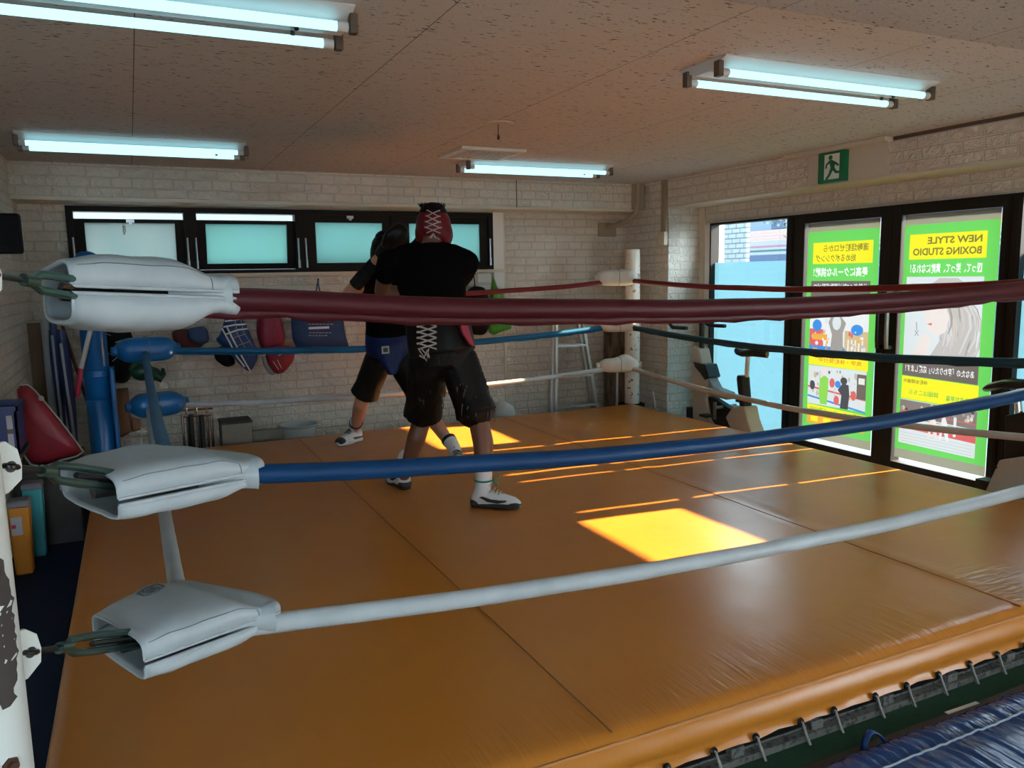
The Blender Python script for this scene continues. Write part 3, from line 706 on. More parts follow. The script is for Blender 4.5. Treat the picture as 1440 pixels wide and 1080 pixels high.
FR_['white'] = rope('front', 'white', KNL+V((.1, 0, 0)), KNR, .690, .655, .080, .027, 'rope_white', 'thick white bottom rope nearest the camera above the orange floor', 0, 3)
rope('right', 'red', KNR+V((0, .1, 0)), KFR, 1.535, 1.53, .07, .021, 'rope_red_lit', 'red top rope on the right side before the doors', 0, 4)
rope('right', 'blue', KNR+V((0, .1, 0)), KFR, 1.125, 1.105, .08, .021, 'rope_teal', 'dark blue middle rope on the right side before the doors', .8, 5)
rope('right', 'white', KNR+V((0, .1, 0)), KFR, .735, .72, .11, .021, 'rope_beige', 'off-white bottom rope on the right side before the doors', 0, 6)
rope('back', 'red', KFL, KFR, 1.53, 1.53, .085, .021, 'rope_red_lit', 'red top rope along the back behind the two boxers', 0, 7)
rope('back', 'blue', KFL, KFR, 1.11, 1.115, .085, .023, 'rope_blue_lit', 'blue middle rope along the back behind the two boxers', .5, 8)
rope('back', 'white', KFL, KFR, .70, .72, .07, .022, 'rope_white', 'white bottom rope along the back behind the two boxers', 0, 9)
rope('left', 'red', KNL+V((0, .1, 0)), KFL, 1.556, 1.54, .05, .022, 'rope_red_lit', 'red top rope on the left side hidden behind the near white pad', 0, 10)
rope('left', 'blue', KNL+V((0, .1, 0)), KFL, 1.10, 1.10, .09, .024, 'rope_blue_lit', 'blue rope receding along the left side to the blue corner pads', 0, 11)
rope('left', 'white', KNL+V((0, .1, 0)), KFL, .70, .70, .09, .026, 'rope_white', 'white rope receding along the left side above the lowest near pad', 0, 12)

# ------------------------------------------------------------------ near corner pads and turnbuckles
vinyl('pad_white', (.47, .53, .57), .36); mat('pad_lining', (.36, .35, .29), .8); mat('stitch', (.16, .18, .19), .7)
mat('green_chrome', (.09, .16, .14), .25, metal=.8); mat('logo_grey', (.10, .11, .12), .6)
def near_pad(label, z0, htop, hbot, D, A, B, C, dome=.0, logo=False, skew=0):
    D, A, B, C = [V((p[0], p[1], z0 + (p[2] if len(p) > 2 else 0))) for p in (D, A, B, C)]
    o = thing('corner_pad', ((D+A+B+C)/4)[:], label, 'corner pad', 'white pads in the near corner')
    def P(s, t):
        p = (D.lerp(C, s)).lerp(A.lerp(B, s), t)
        return p
    nrm = V((0, 0, 1)); G = .008; NS, NT = 22, 26
    def surf(sign, h):
        mb = MB(); rows = []
        for i in range(NS+1):
            s = i/NS
            q_ = max(0, min(1, (s-.66)/.24)); ce = 1-.50*q_*q_*(3-2*q_) + (.12*(s-.9)/.1 if s > .9 else 0)
            # mouth lip lifts into an arch
            ce *= .84 + .16*min(1, s/.18)
            row = []
            for j in range(NT+1):
                ph = PI*j/NT; c, sn = math.cos(ph), math.sin(ph)
                t = .5-.5*math.copysign(abs(c)**.42, c); hz = abs(sn)**.40
                p = P(s, t)
                z = sign*(G*(1-.8*t) + h*ce*hz*(1+dome*math.sin(PI*s)*math.sin(PI*t)))
                wv = .004*noise.noise(V((s*6, t*5, z0*9+sign)))*hz
                row.append(p + nrm*(z+wv))
            rows.append(row)
        for r_ in rows: mb.v += r_
        m1 = NT+1
        for i in range(NS):
            for j in range(NT): mb.f.append([i*m1+j, i*m1+j+1, (i+1)*m1+j+1, (i+1)*m1+j])
        return mb, rows
    mt, rt_ = surf(1, htop); ml, rl = surf(-1, hbot)
    obj('upper_leaf', mt, 'pad_white', o, smooth=70, solid=.008); obj('lower_leaf', ml, 'pad_white', o, smooth=70, solid=.008)
    # closed tip of each leaf
    ln = MB(); ln.tube([P(.02, .5)+V((0, 0, .0)), P(.5, .45), P(.97, .35)], [.02, .03, .028], 12); obj('rope_core', ln, 'black', o)
    jm = 4
    off = lambda row: row[jm] + (row[jm]-P(.5, .5)).normalized()*.0045
    obj('seam_stitch', MB().tube([off(r_) for r_ in rt_[1:NS-3]], .0013, 5).tube([rt_[NS-4][j_]+(rt_[NS-4][j_]-P(.8, .5)).normalized()*.0045 for j_ in range(0, 9)], .0013, 5), 'stitch', o)
    obj('lip_piping', MB().tube([r_[0]+V((-.001, -.003, 0)) for r_ in rt_], .0045, 6).tube([r_[0]+V((-.001, -.003, 0)) for r_ in rl], .0045, 6).tube(rt_[0], .0045, 6).tube(rl[0], .0045, 6), 'pad_white', o)
    # gathered collar where the rope leaves
    cl = MB(); c0 = V((C.x-.062, 2.12, z0)); dr = (V((1, -.02, 0)))
    cl.tube([c0-dr*.10, c0-dr*.05, c0-dr*.01, c0+dr*.02, c0+dr*.045], [.028, .030, .033, .036, .041], 18, flat=1.05); obj('tip_collar', cl, 'pad_white', o, smooth=60)
    if logo:
        lp = MB(); cs = []
        for u_, v_ in ((-.032, -.016), (.0, -.024), (.032, -.016), (.032, .016), (.0, .024), (-.032, .016)): cs.append((u_, v_))
        i0, j0 = int(NS*.52), int(NT*.60)
        c0 = rt_[i0][j0]; ax = (rt_[i0+2][j0]-rt_[i0-2][j0]).normalized(); ay = (rt_[i0][j0+1]-rt_[i0][j0-1]).normalized(); nn = ax.cross(ay); nn = nn if nn.z > 0 else -nn
        c0 = c0 + nn*.006
        q = [c0+ax*u_+ay*v_ for u_, v_ in cs]
        for a_, b_ in zip(q, q[1:]+q[:1]): lp.tube([a_, b_], .0022, 5)
        for k in (-1, 0, 1): lp.tube([c0+ax*(.012*k-.006)+ay*.012, c0+ax*(.012*k+.006)-ay*.012], .003, 5)
        obj('maker_mark', lp, 'logo_grey', o)
    return o, P
DD, AA, BB, CC = (-.04, 1.96), (-.150, 2.21), (.04, 2.42), (.30, 2.10)
near_pad('white folded corner pad on the red top rope, uppermost of the near three', 1.566, .070, .075, (-.115, 1.99, .02), (-.19, 2.24, .005), (.03, 2.44, 0), (.245, 2.10, -.005), .15)
near_pad('white folded corner pad on the blue rope, middle of the near three', 1.098, .058, .046, (-.06, 1.99, 0), (-.19, 2.25, .005), (.04, 2.45, 0), (.28, 2.11, 0), .1)
near_pad('white folded corner pad on the white rope with a small printed mark on top', .700, .060, .045, (-.035, 1.985, .0), (-.150, 2.22, .01), (.045, 2.42, .01), (.30, 2.12, 0), .1, logo=True)
for (h, nm, cz) in zip(LUGS, ('red top', 'blue middle', 'white bottom'), (1.566, 1.10, .70)):
    e = V((-.01, 2.14, cz)); d = (e-h).normalized(); n_ = d.cross(V((0, 0, 1))).normalized(); L_ = (e-h).length
    o = thing('turnbuckle', h[:], 'greenish metal turnbuckle hooking the %s rope to the white post' % nm, 'turnbuckle', 'turnbuckles on the near post')
    hk = MB(); ring_pts = [h + d*(.0+.014*math.cos(a)) + n_*(.014*math.sin(a)) for a in [2*PI*k/14 for k in range(13)]]
    hk.tube(ring_pts, .006, 8); hk.tube([h+d*.012, h+d*.11], .0065, 10); obj('hook', hk, 'black_gloss', o)
    bd_ = MB()
    for sg in (-1, 1):
        bd_.tube([h+d*.10, h+d*.13+V((0, 0, 1))*.016*sg, h+d*.20+V((0, 0, 1))*.019*sg, h+d*(L_-.06)+V((0, 0, 1))*.017*sg, h+d*(L_-.02)], [.008, .009, .009, .009, .008], 10)
    obj('body', bd_, 'green_chrome', o)
    obj('collar', MB().tube([h+d*.085, h+d*.12], .013, 12), 'green_chrome', o)
    obj('eye_bolt', MB().tube([h+d*.19, h+d*L_], .007, 8), 'black_gloss', o)

# far corner pads
def far_pad(label, c, ax, L_, H, m, grp, tilt=0, peak=0):
    """rounded pillow across a corner; ax = direction along the pad in plan"""
    ax = V(ax).normalized(); ay = V((-ax.y, ax.x, 0)); o = thing('corner_pad', c, label, 'corner pad', grp); c = V(c)
    rings = []
    for k in range(17):
        s = -1+2*k/16; e = (1-abs(s)**4.6)**.5 if abs(s) < 1 else 0; e = max(e, .46)
        rg = []
        for j in range(20):
            a = 2*PI*j/20; ca, sa = math.cos(a), math.sin(a)
            y = .10*e*math.copysign(abs(ca)**.6, ca); z = H/2*e*math.copysign(abs(sa)**.7, sa)
            if sa > 0: z *= 1 + peak*math.exp(-((s-.35)/.35)**2)
            rg.append(c + ax*(s*L_/2) + ay*y + V((0, 0, z + tilt*s)))
        rings.append(rg)
    obj('pad_body', MB().loft(rings), m, o, smooth=60)
    for s in (-1, 1):
        obj('end_collar', MB().tube([c+ax*(s*L_/2*.96)+V((0, 0, tilt*s)), c+ax*(s*(L_/2+.03))+V((0, 0, tilt*s))], [.036, .031], 12), m, o)
    obj('front_seam', MB().tube([rings[8][j]+(rings[8][j]-c)*.01 for j in range(0, 20)], .003, 5, closed=True), 'stitch', o)
    return o
vinyl('pad_cream', (.70, .68, .62), .42)
ang = (.36, -.12, 0)
far_pad('cream pad on the red rope in the far right corner, topmost of three', (4.08, 6.28, 1.555), ang, .37, .155, 'pad_cream', 'cream pads in the far right corner')
far_pad('cream pad on the blue rope in the far right corner, middle of three', (4.09, 6.28, 1.125), ang, .37, .15, 'pad_cream', 'cream pads in the far right corner')
far_pad('cream pad with a peaked top on the white rope in the far right corner', (4.10, 6.28, .735), ang, .37, .13, 'pad_cream', 'cream pads in the far right corner', 0, .55)
an2 = (.40, .10, 0)
far_pad('blue vinyl pad on the middle rope at the back left post', (.07, 6.27, 1.115), an2, .40, .18, 'blue_vinyl', 'blue pads in the back left corner')
far_pad('blue vinyl pad on the lowest rope at the back left post', (.115, 6.27, .71), an2, .37, .175, 'blue_vinyl', 'blue pads in the back left corner')
far_pad('blue vinyl pad on the top rope hidden behind the near white pad', (.07, 6.27, 1.55), an2, .36, .13, 'blue_vinyl', 'blue pads in the back left corner')
# ------------------------------------------------------------------ banners on the doors
def mat_t(n, c, k=1.0): trans_mat(n, [v*.7 for v in c], [c[0]*.054*k, c[1]*.071*k, c[2]*.102*k], rough=.5)
for n_, c_ in dict(ban_green=(.16, .66, .12), ban_yellow=(.92, .84, .03), ban_white=(.80, .80, .78), ban_grey=(.17, .14, .12), ban_end=(.36, .36, .26), ink_dark=(.10, .08, .05), ink_brown=(.22, .20, .05), ink_white=(1.0, 1.0, .98), ink_red=(.80, .22, .06), ink_green=(.14, .50, .10),
        pic_pale=(.70, .74, .74), pic_hair=(.36, .33, .30), pic_hair_light=(.54, .50, .46), pic_skin=(.82, .72, .66), pic_blue=(.06, .28, .70), pic_red=(.72, .14, .14), pic_orange=(.85, .42, .07), pic_dark=(.08, .08, .09), pic_lime=(.28, .66, .10), pic_tan=(.64, .48, .26), pic_crowd=(.24, .20, .18), pic_tan2=(.62, .55, .47), pic_pale2=(.66, .64, .61)).items(): mat_t(n_, c_)
from mathutils.geometry import delaunay_2d_cdt
class Banner:
    """upright printed sheet in a plane x = const, read from the street; u = metres from its left end seen from indoors, v = height.
    Shapes laid one over another are cut into one flat print, each region its own ink."""
    def __init__(s, root, x, y0, y1): s.r, s.x, s.y0, s.y1 = root, x, y0, y1; s.v = []; s.f = []; s.info = []; s.nt = 0
    def add(s, name, pts, m, lift):
        if sum(a[0]*b[1]-b[0]*a[1] for a, b in zip(pts, list(pts[1:])+[pts[0]])) < 0: pts = list(pts)[::-1]
        o = len(s.v); s.v += [V((u, h)) for u, h in pts]; s.f.append([o+i for i in range(len(pts))]); s.info.append((name, m, lift, len(s.f)))
    def poly(s, name, pts, m, lift=1): s.add(name, pts, m, lift)
    def rect(s, name, u0, u1, v0, v1, m, lift=1, sl=0): s.add(name, [(u0, v0), (u1, v0-sl), (u1, v1-sl), (u0, v1)], m, lift)
    def text(s, txt, u0, u1, v0, v1, m, lift=2, bold=.012):
        """u0..u1 is the box seen from indoors; the writing reads from the street, so it is mirrored in here"""
        cu = bpy.data.curves.new('lettering', 'FONT'); cu.body = txt; cu.size = 1; cu.offset = bold; cu.resolution_u = 2
        t = bpy.data.objects.new('tmp', cu); COL.objects.link(t)
        dg = bpy.context.evaluated_depsgraph_get(); me = bpy.data.meshes.new_from_object(t.evaluated_get(dg)); bpy.data.objects.remove(t)
        xs = [v.co.x for v in me.vertices]; ys = [v.co.y for v in me.vertices]
        a0, a1, b0, b1 = min(xs), max(xs), min(ys), max(ys); s.nt += 1
        q = [(u1 - (v.co.x-a0)/(a1-a0)*(u1-u0), v0 + (v.co.y-b0)/(b1-b0)*(v1-v0)) for v in me.vertices]
        for p in me.polygons: s.add('lettering#%d' % s.nt, [q[i] for i in p.vertices], m, lift)
        bpy.data.meshes.remove(me)
    def blob(s, name, cu, cv, ru, rv, m, lift=2, n=14, wob=.0, seed=0):
        s.poly(name, [(cu+ru*math.cos(2*PI*k/n)*(1+wob*noise.noise(V((k*1.3, seed, 0)))), cv+rv*math.sin(2*PI*k/n)*(1+wob*noise.noise(V((k*1.3, seed, 4))))) for k in range(n)], m, lift)
    def finish(s):
        ed = [(f[i], f[(i+1) % len(f)]) for f in s.f for i in range(len(f))]
        vv, ee, ff, ov, oe, of = delaunay_2d_cdt(s.v, ed, [], 0, 1e-6, False)
        bk = {}
        for i, f in enumerate(s.f):
            p = [s.v[k] for k in f]; q = (min(a.x for a in p), max(a.x for a in p), min(a.y for a in p), max(a.y for a in p), p, s.info[i])
            for h in range(int(q[2]/.02), int(q[3]/.02)+1): bk.setdefault(h, []).append(q)
        parts = {}
        for tri in ff:
            c = sum((vv[i] for i in tri), V((0, 0)))/len(tri); best = None
            for x0, x1, h0, h1, p, inf in bk.get(int(c.y/.02), ()):
                if x0 <= c.x <= x1 and h0 <= c.y <= h1 and (best is None or (inf[2], inf[3]) > best[2:]):
                    ins = False
                    for a, b in zip(p, p[1:]+p[:1]):
                        if (a.y > c.y) != (b.y > c.y) and c.x < (b.x-a.x)*(c.y-a.y)/(b.y-a.y)+a.x: ins = not ins
                    if ins: best = inf
            if best: parts.setdefault(best[0], []).append((tri, best[1]))
        org = wloc(s.r)
        for n, fs in parts.items():
            me = bpy.data.meshes.new(n.split('#')[0]); ids = {}; vs = []; sl = []; fc = []; mi = []
            for tri, m in fs:
                g = []
                for i in tri:
                    if i not in ids: ids[i] = len(vs); vs.append(tuple(V((s.x, s.y1-vv[i].x, vv[i].y))-org))
                    g.append(ids[i])
                if m not in sl: sl.append(m)
                fc.append(g); mi.append(sl.index(m))
            me.from_pydata(vs, [], fc)
            for m in sl: me.materials.append(MATS[m])
            me.polygons.foreach_set('material_index', mi)
            o = bpy.data.objects.new(n.split('#')[0], me); COL.objects.link(o); o.parent = s.r

def banner(y0, y1, label):
    t = thing('door_banner', (XW, (y0+y1)/2, .17), label, 'banner', 'green banners hanging on the glass doors')
    B = Banner(t, XW-.004, y0, y1); W = y1-y0
    B.rect('banner_sheet', 0, W, .235, 1.905, 'ban_green', 0)
    B.rect('end_band#a', 0, W, 1.905, 1.978, 'ban_end', 0); B.rect('end_band#b', 0, W, .165, .235, 'ban_end', 0)
    return B, W
B, W = banner(4.345, 5.06, 'left green banner with a yellow title box and two gym photos stacked')
B.rect('title_box', .06, .66, 1.64, 1.815, 'ban_yellow')
B.text('運動経験ゼロから', .17, .62, 1.735, 1.795, 'ink_brown'); B.text('始めるボクシング', .09, .50, 1.655, 1.715, 'ink_brown')
B.text('最高にクールな挑戦！', .07, .62, 1.535, 1.61, 'ink_white', bold=.02)
B.rect('text_box', .05, .65, 1.30, 1.50, 'ban_grey'); B.text('体験者の7割が運動経験ゼロ', .08, .62, 1.415, 1.48, 'ink_white'); B.text('の20～50代です！', .26, .62, 1.325, 1.385, 'ink_white')
B.rect('upper_photo', .05, .65, .885, 1.285, 'ban_white')
B.rect('upper_photo', .05, .20, .95, 1.10, 'pic_red', 2); B.rect('upper_photo', .05, .28, .885, .96, 'pic_blue', 2); B.rect('upper_photo', .08, .24, 1.01, 1.06, 'pic_orange', 3); B.blob('upper_photo', .13, 1.13, .05, .05, 'pic_blue', 3)
B.rect('upper_photo', .42, .65, .89, 1.10, 'pic_tan', 2); B.blob('upper_photo', .54, 1.11, .06, .045, 'pic_blue', 3); B.poly('upper_photo', [(.36, .885), (.48, .885), (.38, 1.0), (.34, 1.0)], 'pic_blue', 3)
B.poly('upper_photo', [(.27, .885), (.41, .885), (.40, 1.08), (.43, 1.16), (.37, 1.22), (.28, 1.22), (.25, 1.16), (.29, 1.06)], 'pic_hair', 4); B.blob('upper_photo', .335, 1.16, .045, .06, 'pic_pale', 5)
for k in range(5): B.rect('upper_photo', .45+.035*k, .465+.035*k, .93+.01*(k % 2), 1.03, 'ban_white', 3)
random.seed(17)
for k in range(46):
    u_, v_ = random.uniform(.07, .62), random.uniform(.91, 1.25); q_ = random.choice([.008, .012, .018])
    if not .26 < u_ < .43: B.blob('upper_photo', u_, v_, q_, q_*random.uniform(.6, 1.8), random.choice(['pic_hair', 'pic_red', 'pic_pale', 'pic_tan', 'pic_orange', 'pic_hair_light', 'ban_white']), 2 if v_ > 1.1 else 3, 9)
B.rect('caption_strip', .05, .66, .795, .88, 'ban_yellow', 1, .005); B.text('見学・体験受付中', .16, .60, .825, .862, 'ink_red')
B.rect('lower_photo', .05, .65, .46, .79, 'pic_pale')
B.rect('lower_photo', .05, .65, .60, .615, 'pic_red', 2, .05); B.rect('lower_photo', .05, .65, .52, .535, 'pic_blue', 2, .07)
B.poly('lower_photo', [(.19, .47), (.26, .47), (.27, .60), (.27, .69), (.23, .72), (.18, .68), (.17, .56)], 'pic_lime', 3); B.blob('lower_photo', .23, .745, .03, .035, 'pic_skin', 4)
B.poly('lower_photo', [(.40, .46), (.48, .46), (.49, .58), (.48, .66), (.42, .67), (.37, .61), (.41, .57)], 'pic_dark', 3); B.blob('lower_photo', .43, .69, .035, .03, 'pic_dark', 4); B.blob('lower_photo', .37, .655, .03, .03, 'pic_blue', 4)
for cu, cv in ((.10, .62), (.31, .66), (.36, .52), (.53, .58)): B.blob('lower_photo', cu, cv, .028, .04, 'pic_red' if cu > .25 else 'pic_dark', 3, seed=cu)
B.rect('lower_photo', .56, .65, .56, .76, 'ban_grey', 3); B.rect('lower_photo', .575, .635, .68, .73, 'ban_white', 4)
for k in range(40):
    u_, v_ = random.uniform(.07, .62), random.uniform(.49, .76); q_ = random.choice([.006, .010, .016])
    B.blob('lower_photo', u_, v_, q_, q_*random.uniform(.8, 2.2), random.choice(['pic_hair', 'pic_pale2', 'pic_tan', 'pic_hair_light', 'ban_white', 'pic_dark' if v_ > .6 else 'ban_white']), 2, 9)
B.rect('caption_strip#b', .05, .66, .375, .455, 'ban_yellow', 1, .02); B.text('体験トレーニング受付中', .08, .62, .40, .435, 'ink_green')
B.rect('bottom_photo', .05, .65, .29, .37, 'pic_orange')
for k in range(4): B.rect('bottom_photo', .09+.14*k, .17+.14*k, .31, .355, 'ban_yellow', 2)

B.finish()
B, W = banner(3.405, 4.125, 'right green banner with capital letters in a yellow box above a portrait photo')
B.rect('title_box', .045, .635, 1.655, 1.835, 'ban_yellow')
B.text('NEW STYLE', .19, .60, 1.762, 1.812, 'ink_brown', bold=.03); B.text('BOXING STUDIO', .075, .60, 1.682, 1.735, 'ink_brown', bold=.03)
B.text('殴って、笑って、素敵になれる！', .06, .61, 1.555, 1.625, 'ink_white', bold=.02)
B.rect('portrait_photo', .035, .63, .945, 1.53, 'pic_pale')
B.poly('portrait_photo', [(.18, 1.34), (.20, 1.45), (.30, 1.52), (.44, 1.52), (.55, 1.45), (.58, 1.30), (.60, 1.15), (.60, .95), (.25, .95), (.33, 1.08), (.40, 1.20), (.34, 1.36), (.26, 1.40)], 'pic_hair_light', 2)
random.seed(31)
for k in range(46):
    t0 = random.random(); u0 = .24+.26*t0; v0 = 1.47-.10*abs(t0-.5)*2+.03*random.random(); u1 = .30+.29*t0+.03*random.random(); v1 = .955+.30*random.random()*(1-t0)
    w_ = random.uniform(.003, .010); ph = random.uniform(0, 6); am = random.uniform(.004, .018); ln = [(u0+(u1-u0)*q+.10*math.sin(PI*q)*(t0+.25)+am*math.sin(ph+q*7), v0+(v1-v0)*q) for q in (0, .2, .4, .6, .8, 1)]
    B.poly('portrait_photo', [(min(.625, a_-w_*(.3+.7*math.sin(PI*(.1+.8*i/5)))), c_) for i, (a_, c_) in enumerate(ln)] + [(min(.628, a_+w_*(.3+.7*math.sin(PI*(.1+.8*i/5)))), c_) for i, (a_, c_) in reversed(list(enumerate(ln)))], random.choice(['pic_hair', 'pic_hair_light', 'pic_hair_light', 'pic_tan2', 'pic_pale2']), 3)
B.poly('portrait_photo', [(.20, 1.36), (.27, 1.40), (.35, 1.36), (.39, 1.24), (.37, 1.14), (.30, 1.10), (.24, 1.13), (.215, 1.18), (.205, 1.22), (.19, 1.25), (.205, 1.30)], 'pic_skin', 4)
B.poly('portrait_photo', [(.22, 1.19), (.26, 1.20), (.255, 1.18)], 'pic_red', 5); B.rect('portrait_photo', .225, .265, 1.305, 1.312, 'pic_hair', 5); B.poly('portrait_photo', [(.12, .95), (.23, .95), (.26, 1.08), (.22, 1.12), (.17, 1.10)], 'pic_skin', 3)
for a, b_ in (((.12, 1.14), (.15, 1.10)), ((.15, 1.14), (.12, 1.10)), ((.13, 1.20), (.135, 1.14))): B.poly('portrait_photo', [a, (a[0]+.008, a[1]), (b_[0]+.008, b_[1]), b_], 'pic_hair', 5)
B.rect('text_box', .035, .63, .80, .935, 'ban_grey', 1, .01); B.text('あなたの「変わりたい」応援します！', .06, .60, .83, .885, 'ink_white')
B.rect('caption_strip', .035, .64, .625, .795, 'ban_yellow', 1, .01); B.text('体験会開催中', .05, .25, .745, .775, 'ink_brown'); B.text('随時参加募集', .40, .61, .645, .69, 'ink_green'); B.text('詳細はこちら', .10, .34, .66, .70, 'ink_green')
B.rect('ring_photo', .03, .64, .285, .62, 'pic_pale', 1, .01); B.rect('ring_photo', .03, .64, .48, .615, 'pic_crowd', 2, .01); B.rect('ring_photo', .03, .64, .40, .45, 'pic_red', 2, .02)
for k in range(26): B.blob('ring_photo', .05+.57*random.random(), .50+.10*random.random(), .012, .016, random.choice(['pic_hair', 'pic_hair_light', 'pic_dark', 'pic_skin']), 3, 8)
for v_, m_ in ((.53, 'pic_red'), (.49, 'ban_white'), (.45, 'ban_white')): B.rect('ring_photo', .03, .64, v_, v_+.008, m_, 4, .02)
for u_ in (.15, .47): B.rect('ring_photo', u_, u_+.022, .40, .54, 'ban_white', 4)
for u_ in (.27, .36): B.poly('ring_photo', [(u_, .36), (u_+.02, .36), (u_+.03, .44), (u_+.06, .36), (u_+.08, .36), (u_+.065, .48), (u_+.045, .53), (u_+.02, .52)], 'pic_skin' if u_ < .3 else 'ban_white', 5)
for k in range(4): B.rect('ring_photo', .04, .62, .30+.022*k, .303+.022*k, 'pic_hair_light', 3, .01)

B.finish()

# ------------------------------------------------------------------ street outside
def tiles(name, c, m_, w_, h_, ax):
    m = bpy.data.materials.new(name); m.use_nodes = True; nt = m.node_tree; L = nt.links; b = nt.nodes['Principled BSDF']; b.inputs['Roughness'].default_value = .5
    g = nd(nt, 'ShaderNodeNewGeometry'); s = nd(nt, 'ShaderNodeSeparateXYZ'); L.new(g.outputs['Position'], s.inputs[0]); cx = nd(nt, 'ShaderNodeCombineXYZ')
    L.new(s.outputs[ax[0]], cx.inputs['X']); L.new(s.outputs[ax[1]], cx.inputs['Y'])
    t = nd(nt, 'ShaderNodeTexBrick', Scale=1); t.inputs['Brick Width'].default_value = w_; t.inputs['Row Height'].default_value = h_; t.inputs['Mortar Size'].default_value = .008
    t.inputs['Color1'].default_value = c4(c); t.inputs['Color2'].default_value = c4([v*.95 for v in c]); t.inputs['Mortar'].default_value = c4(m_)
    L.new(cx.outputs[0], t.inputs['Vector']); L.new(t.outputs['Color'], b.inputs['Base Color']); MATS[name] = m
tiles('pavers', (.026, .040, .048), (.012, .02, .026), .3, .10, 'YX'); tiles('white_tile', (.095, .118, .13), (.03, .042, .055), .15, .065, 'YZ'); tiles('brown_tile', (.075, .038, .03), (.045, .026, .022), .2, .07, 'YZ')
mat('store_white', (.075, .085, .095), .6, spec=.1); mat('store_blue', (.014, .026, .05), .6, spec=.1); mat('store_pink', (.085, .035, .05), .6, spec=.1); mat('store_teal', (.008, .032, .034), .6, spec=.1); mat('store_wall', (.045, .065, .09), .7, spec=.1); mat('sky_screen', (.065, .082, .082), .8, var=(1.5, (.05, .066, .066), .3, .7)); mat('leaf_green', (.012, .03, .015), .7)
struct('ground_outside', MB().box((5.31, -30, -.1), (40, 40, .0)), 'pavers', smooth=0)
p0, p1 = at_x(1003, 312, 7.2), at_x(1049, 366, 7.2)
tw = single('tiled_wall', MB().box((7.2, p1.y, 0), (7.26, p0.y+4.0, 2.75)), 'white_tile', 'white tiled wall corner outside beyond the frosted window', 'wall', smooth=0)
X_ = 13.5
ya, yb = at_x(1049, 340, X_).y, at_x(1180, 340, X_).y
st = thing('shop_building', (X_+2, (ya+yb)/2, 0), 'shop front across the street with brown tiles and coloured stripes', 'building')
z = lambda py: at_x(1085, py, X_).z
y0_, y1_ = yb-14, ya+3
obj('wall', MB().box((X_+.1, y0_, 0), (X_+4, y1_, 4.2)), 'store_wall', st, smooth=0)
obj('tile_band', MB().box((X_, y0_, z(339)), (X_+.1, y1_, z(323))), 'brown_tile', st, smooth=0)
for nm, a, b_, m in (('fascia', 345, 339, 'store_white'), ('stripe', 348, 345, 'store_pink'), ('fascia', 351, 348, 'store_white'), ('stripe', 354, 351, 'store_teal'), ('fascia', 358, 354, 'store_white'), ('stripe', 361, 358, 'store_blue'), ('shop_glass', 500, 361, 'store_blue')):
    obj(nm, MB().box((X_-.05, y0_, max(0, z(a))), (X_+.1, y1_, z(b_))), m, st, smooth=0)
wy0, wy1 = at_x(1082, 310, X_).y, at_x(1100, 310, X_).y
obj('upper_window', MB().box((X_+.06, wy1, z(322)), (X_+.12, wy0, z(306))), 'store_blue', st, smooth=0)
b = MB(); random.seed(11); c = at_x(1110, 308, 10.5)
for k in range(260):
    d = V((random.gauss(0, .16), random.gauss(0, .28), random.gauss(0, .15))); p = c + d + V((0, 0, .12)); a = V((random.random()-.5, random.random()-.5, random.random()-.5)).normalized()*.06; e = a.orthogonal().normalized()*.025
    b.add([p-a, p+e, p+a, p-e], [(0, 1, 2, 3)])
tr = thing('street_tree', (c.x, c.y, 0), 'dark leafy branch tip outside at the window top edge', 'tree')
obj('foliage', b, 'leaf_green', tr, smooth=0); obj('trunk', MB().tube([(c.x, c.y-.1, 0), (c.x+.03, c.y-.05, 1.2), (c.x, c.y, c.z+.1)], [.06, .05, .02], 8), 'socket_brown', tr)

struct('wall_sky_screen', MB().box((-4, 9.6, 0), (7.0, 9.9, 3.6)), 'sky_screen', smooth=0)  # added wall that tones down the sky behind the open window gaps

# unseen shopfront window further along the same wall, beside the photographer
w4 = struct('window_4', frame_yz(MB(), -2.9, -.6, .03, 2.06, .05, .05, .05, .08).box((XW-.03, -1.78, .1), (XW+.07, -1.72, 2.02)), 'black_alu', smooth=0)
pane('window_glass', -2.85, -.65, .1, 2.02, 'glass', w4)
w5 = struct('fill_window', MB().box((-2.2, -3.22, 1.2), (.1, -3.14, 1.26)).box((-2.2, -3.22, 2.27), (.1, -3.14, 2.33)).box((-2.2, -3.22, 1.26), (-2.14, -3.14, 2.27)).box((.04, -3.22, 1.26), (.1, -3.14, 2.27)), 'black_alu', smooth=0)  # unseen window added behind the camera for frontal sky light
struct('window_glass', MB().add([(-2.14, -3.18, 1.26), (.04, -3.18, 1.26), (.04, -3.18, 2.27), (-2.14, -3.18, 2.27)], [(0, 1, 2, 3)]), 'glass', w5, smooth=0)

# ------------------------------------------------------------------ exercise bikes
mat('bike_beige', (.52, .46, .38), .45); mat('bike_grey', (.30, .33, .36), .4)
def bike(o, P, full=True):
    """P(px,py,dx): photo pixel -> point on the bike's own upright plane, dx = sideways offset"""
    def plate(name, px, w_, m, bev=.012):
        pts = [P(x, y, -w_/2) for x, y in px]
        obj(name, MB().prism(pts, P(px[0][0], px[0][1], w_/2)-P(px[0][0], px[0][1], -w_/2)), m, o, smooth=0, bev=bev)
    return plate
BX = 4.82
bk = thing('exercise_bike', (BX, 5.75, 0), 'beige and black exercise bike before the frosted window by the pilaster', 'exercise bike')
PB = lambda x, y, dx=0: at_x(x, y, BX) + V((dx, 0, 0))
plate = bike(bk, PB)
plate('front_fairing', [(981, 486), (990, 490), (996, 520), (1003, 533), (1000, 560), (1006, 594), (1003, 606), (982, 608), (981, 560)], .13, 'bike_beige')
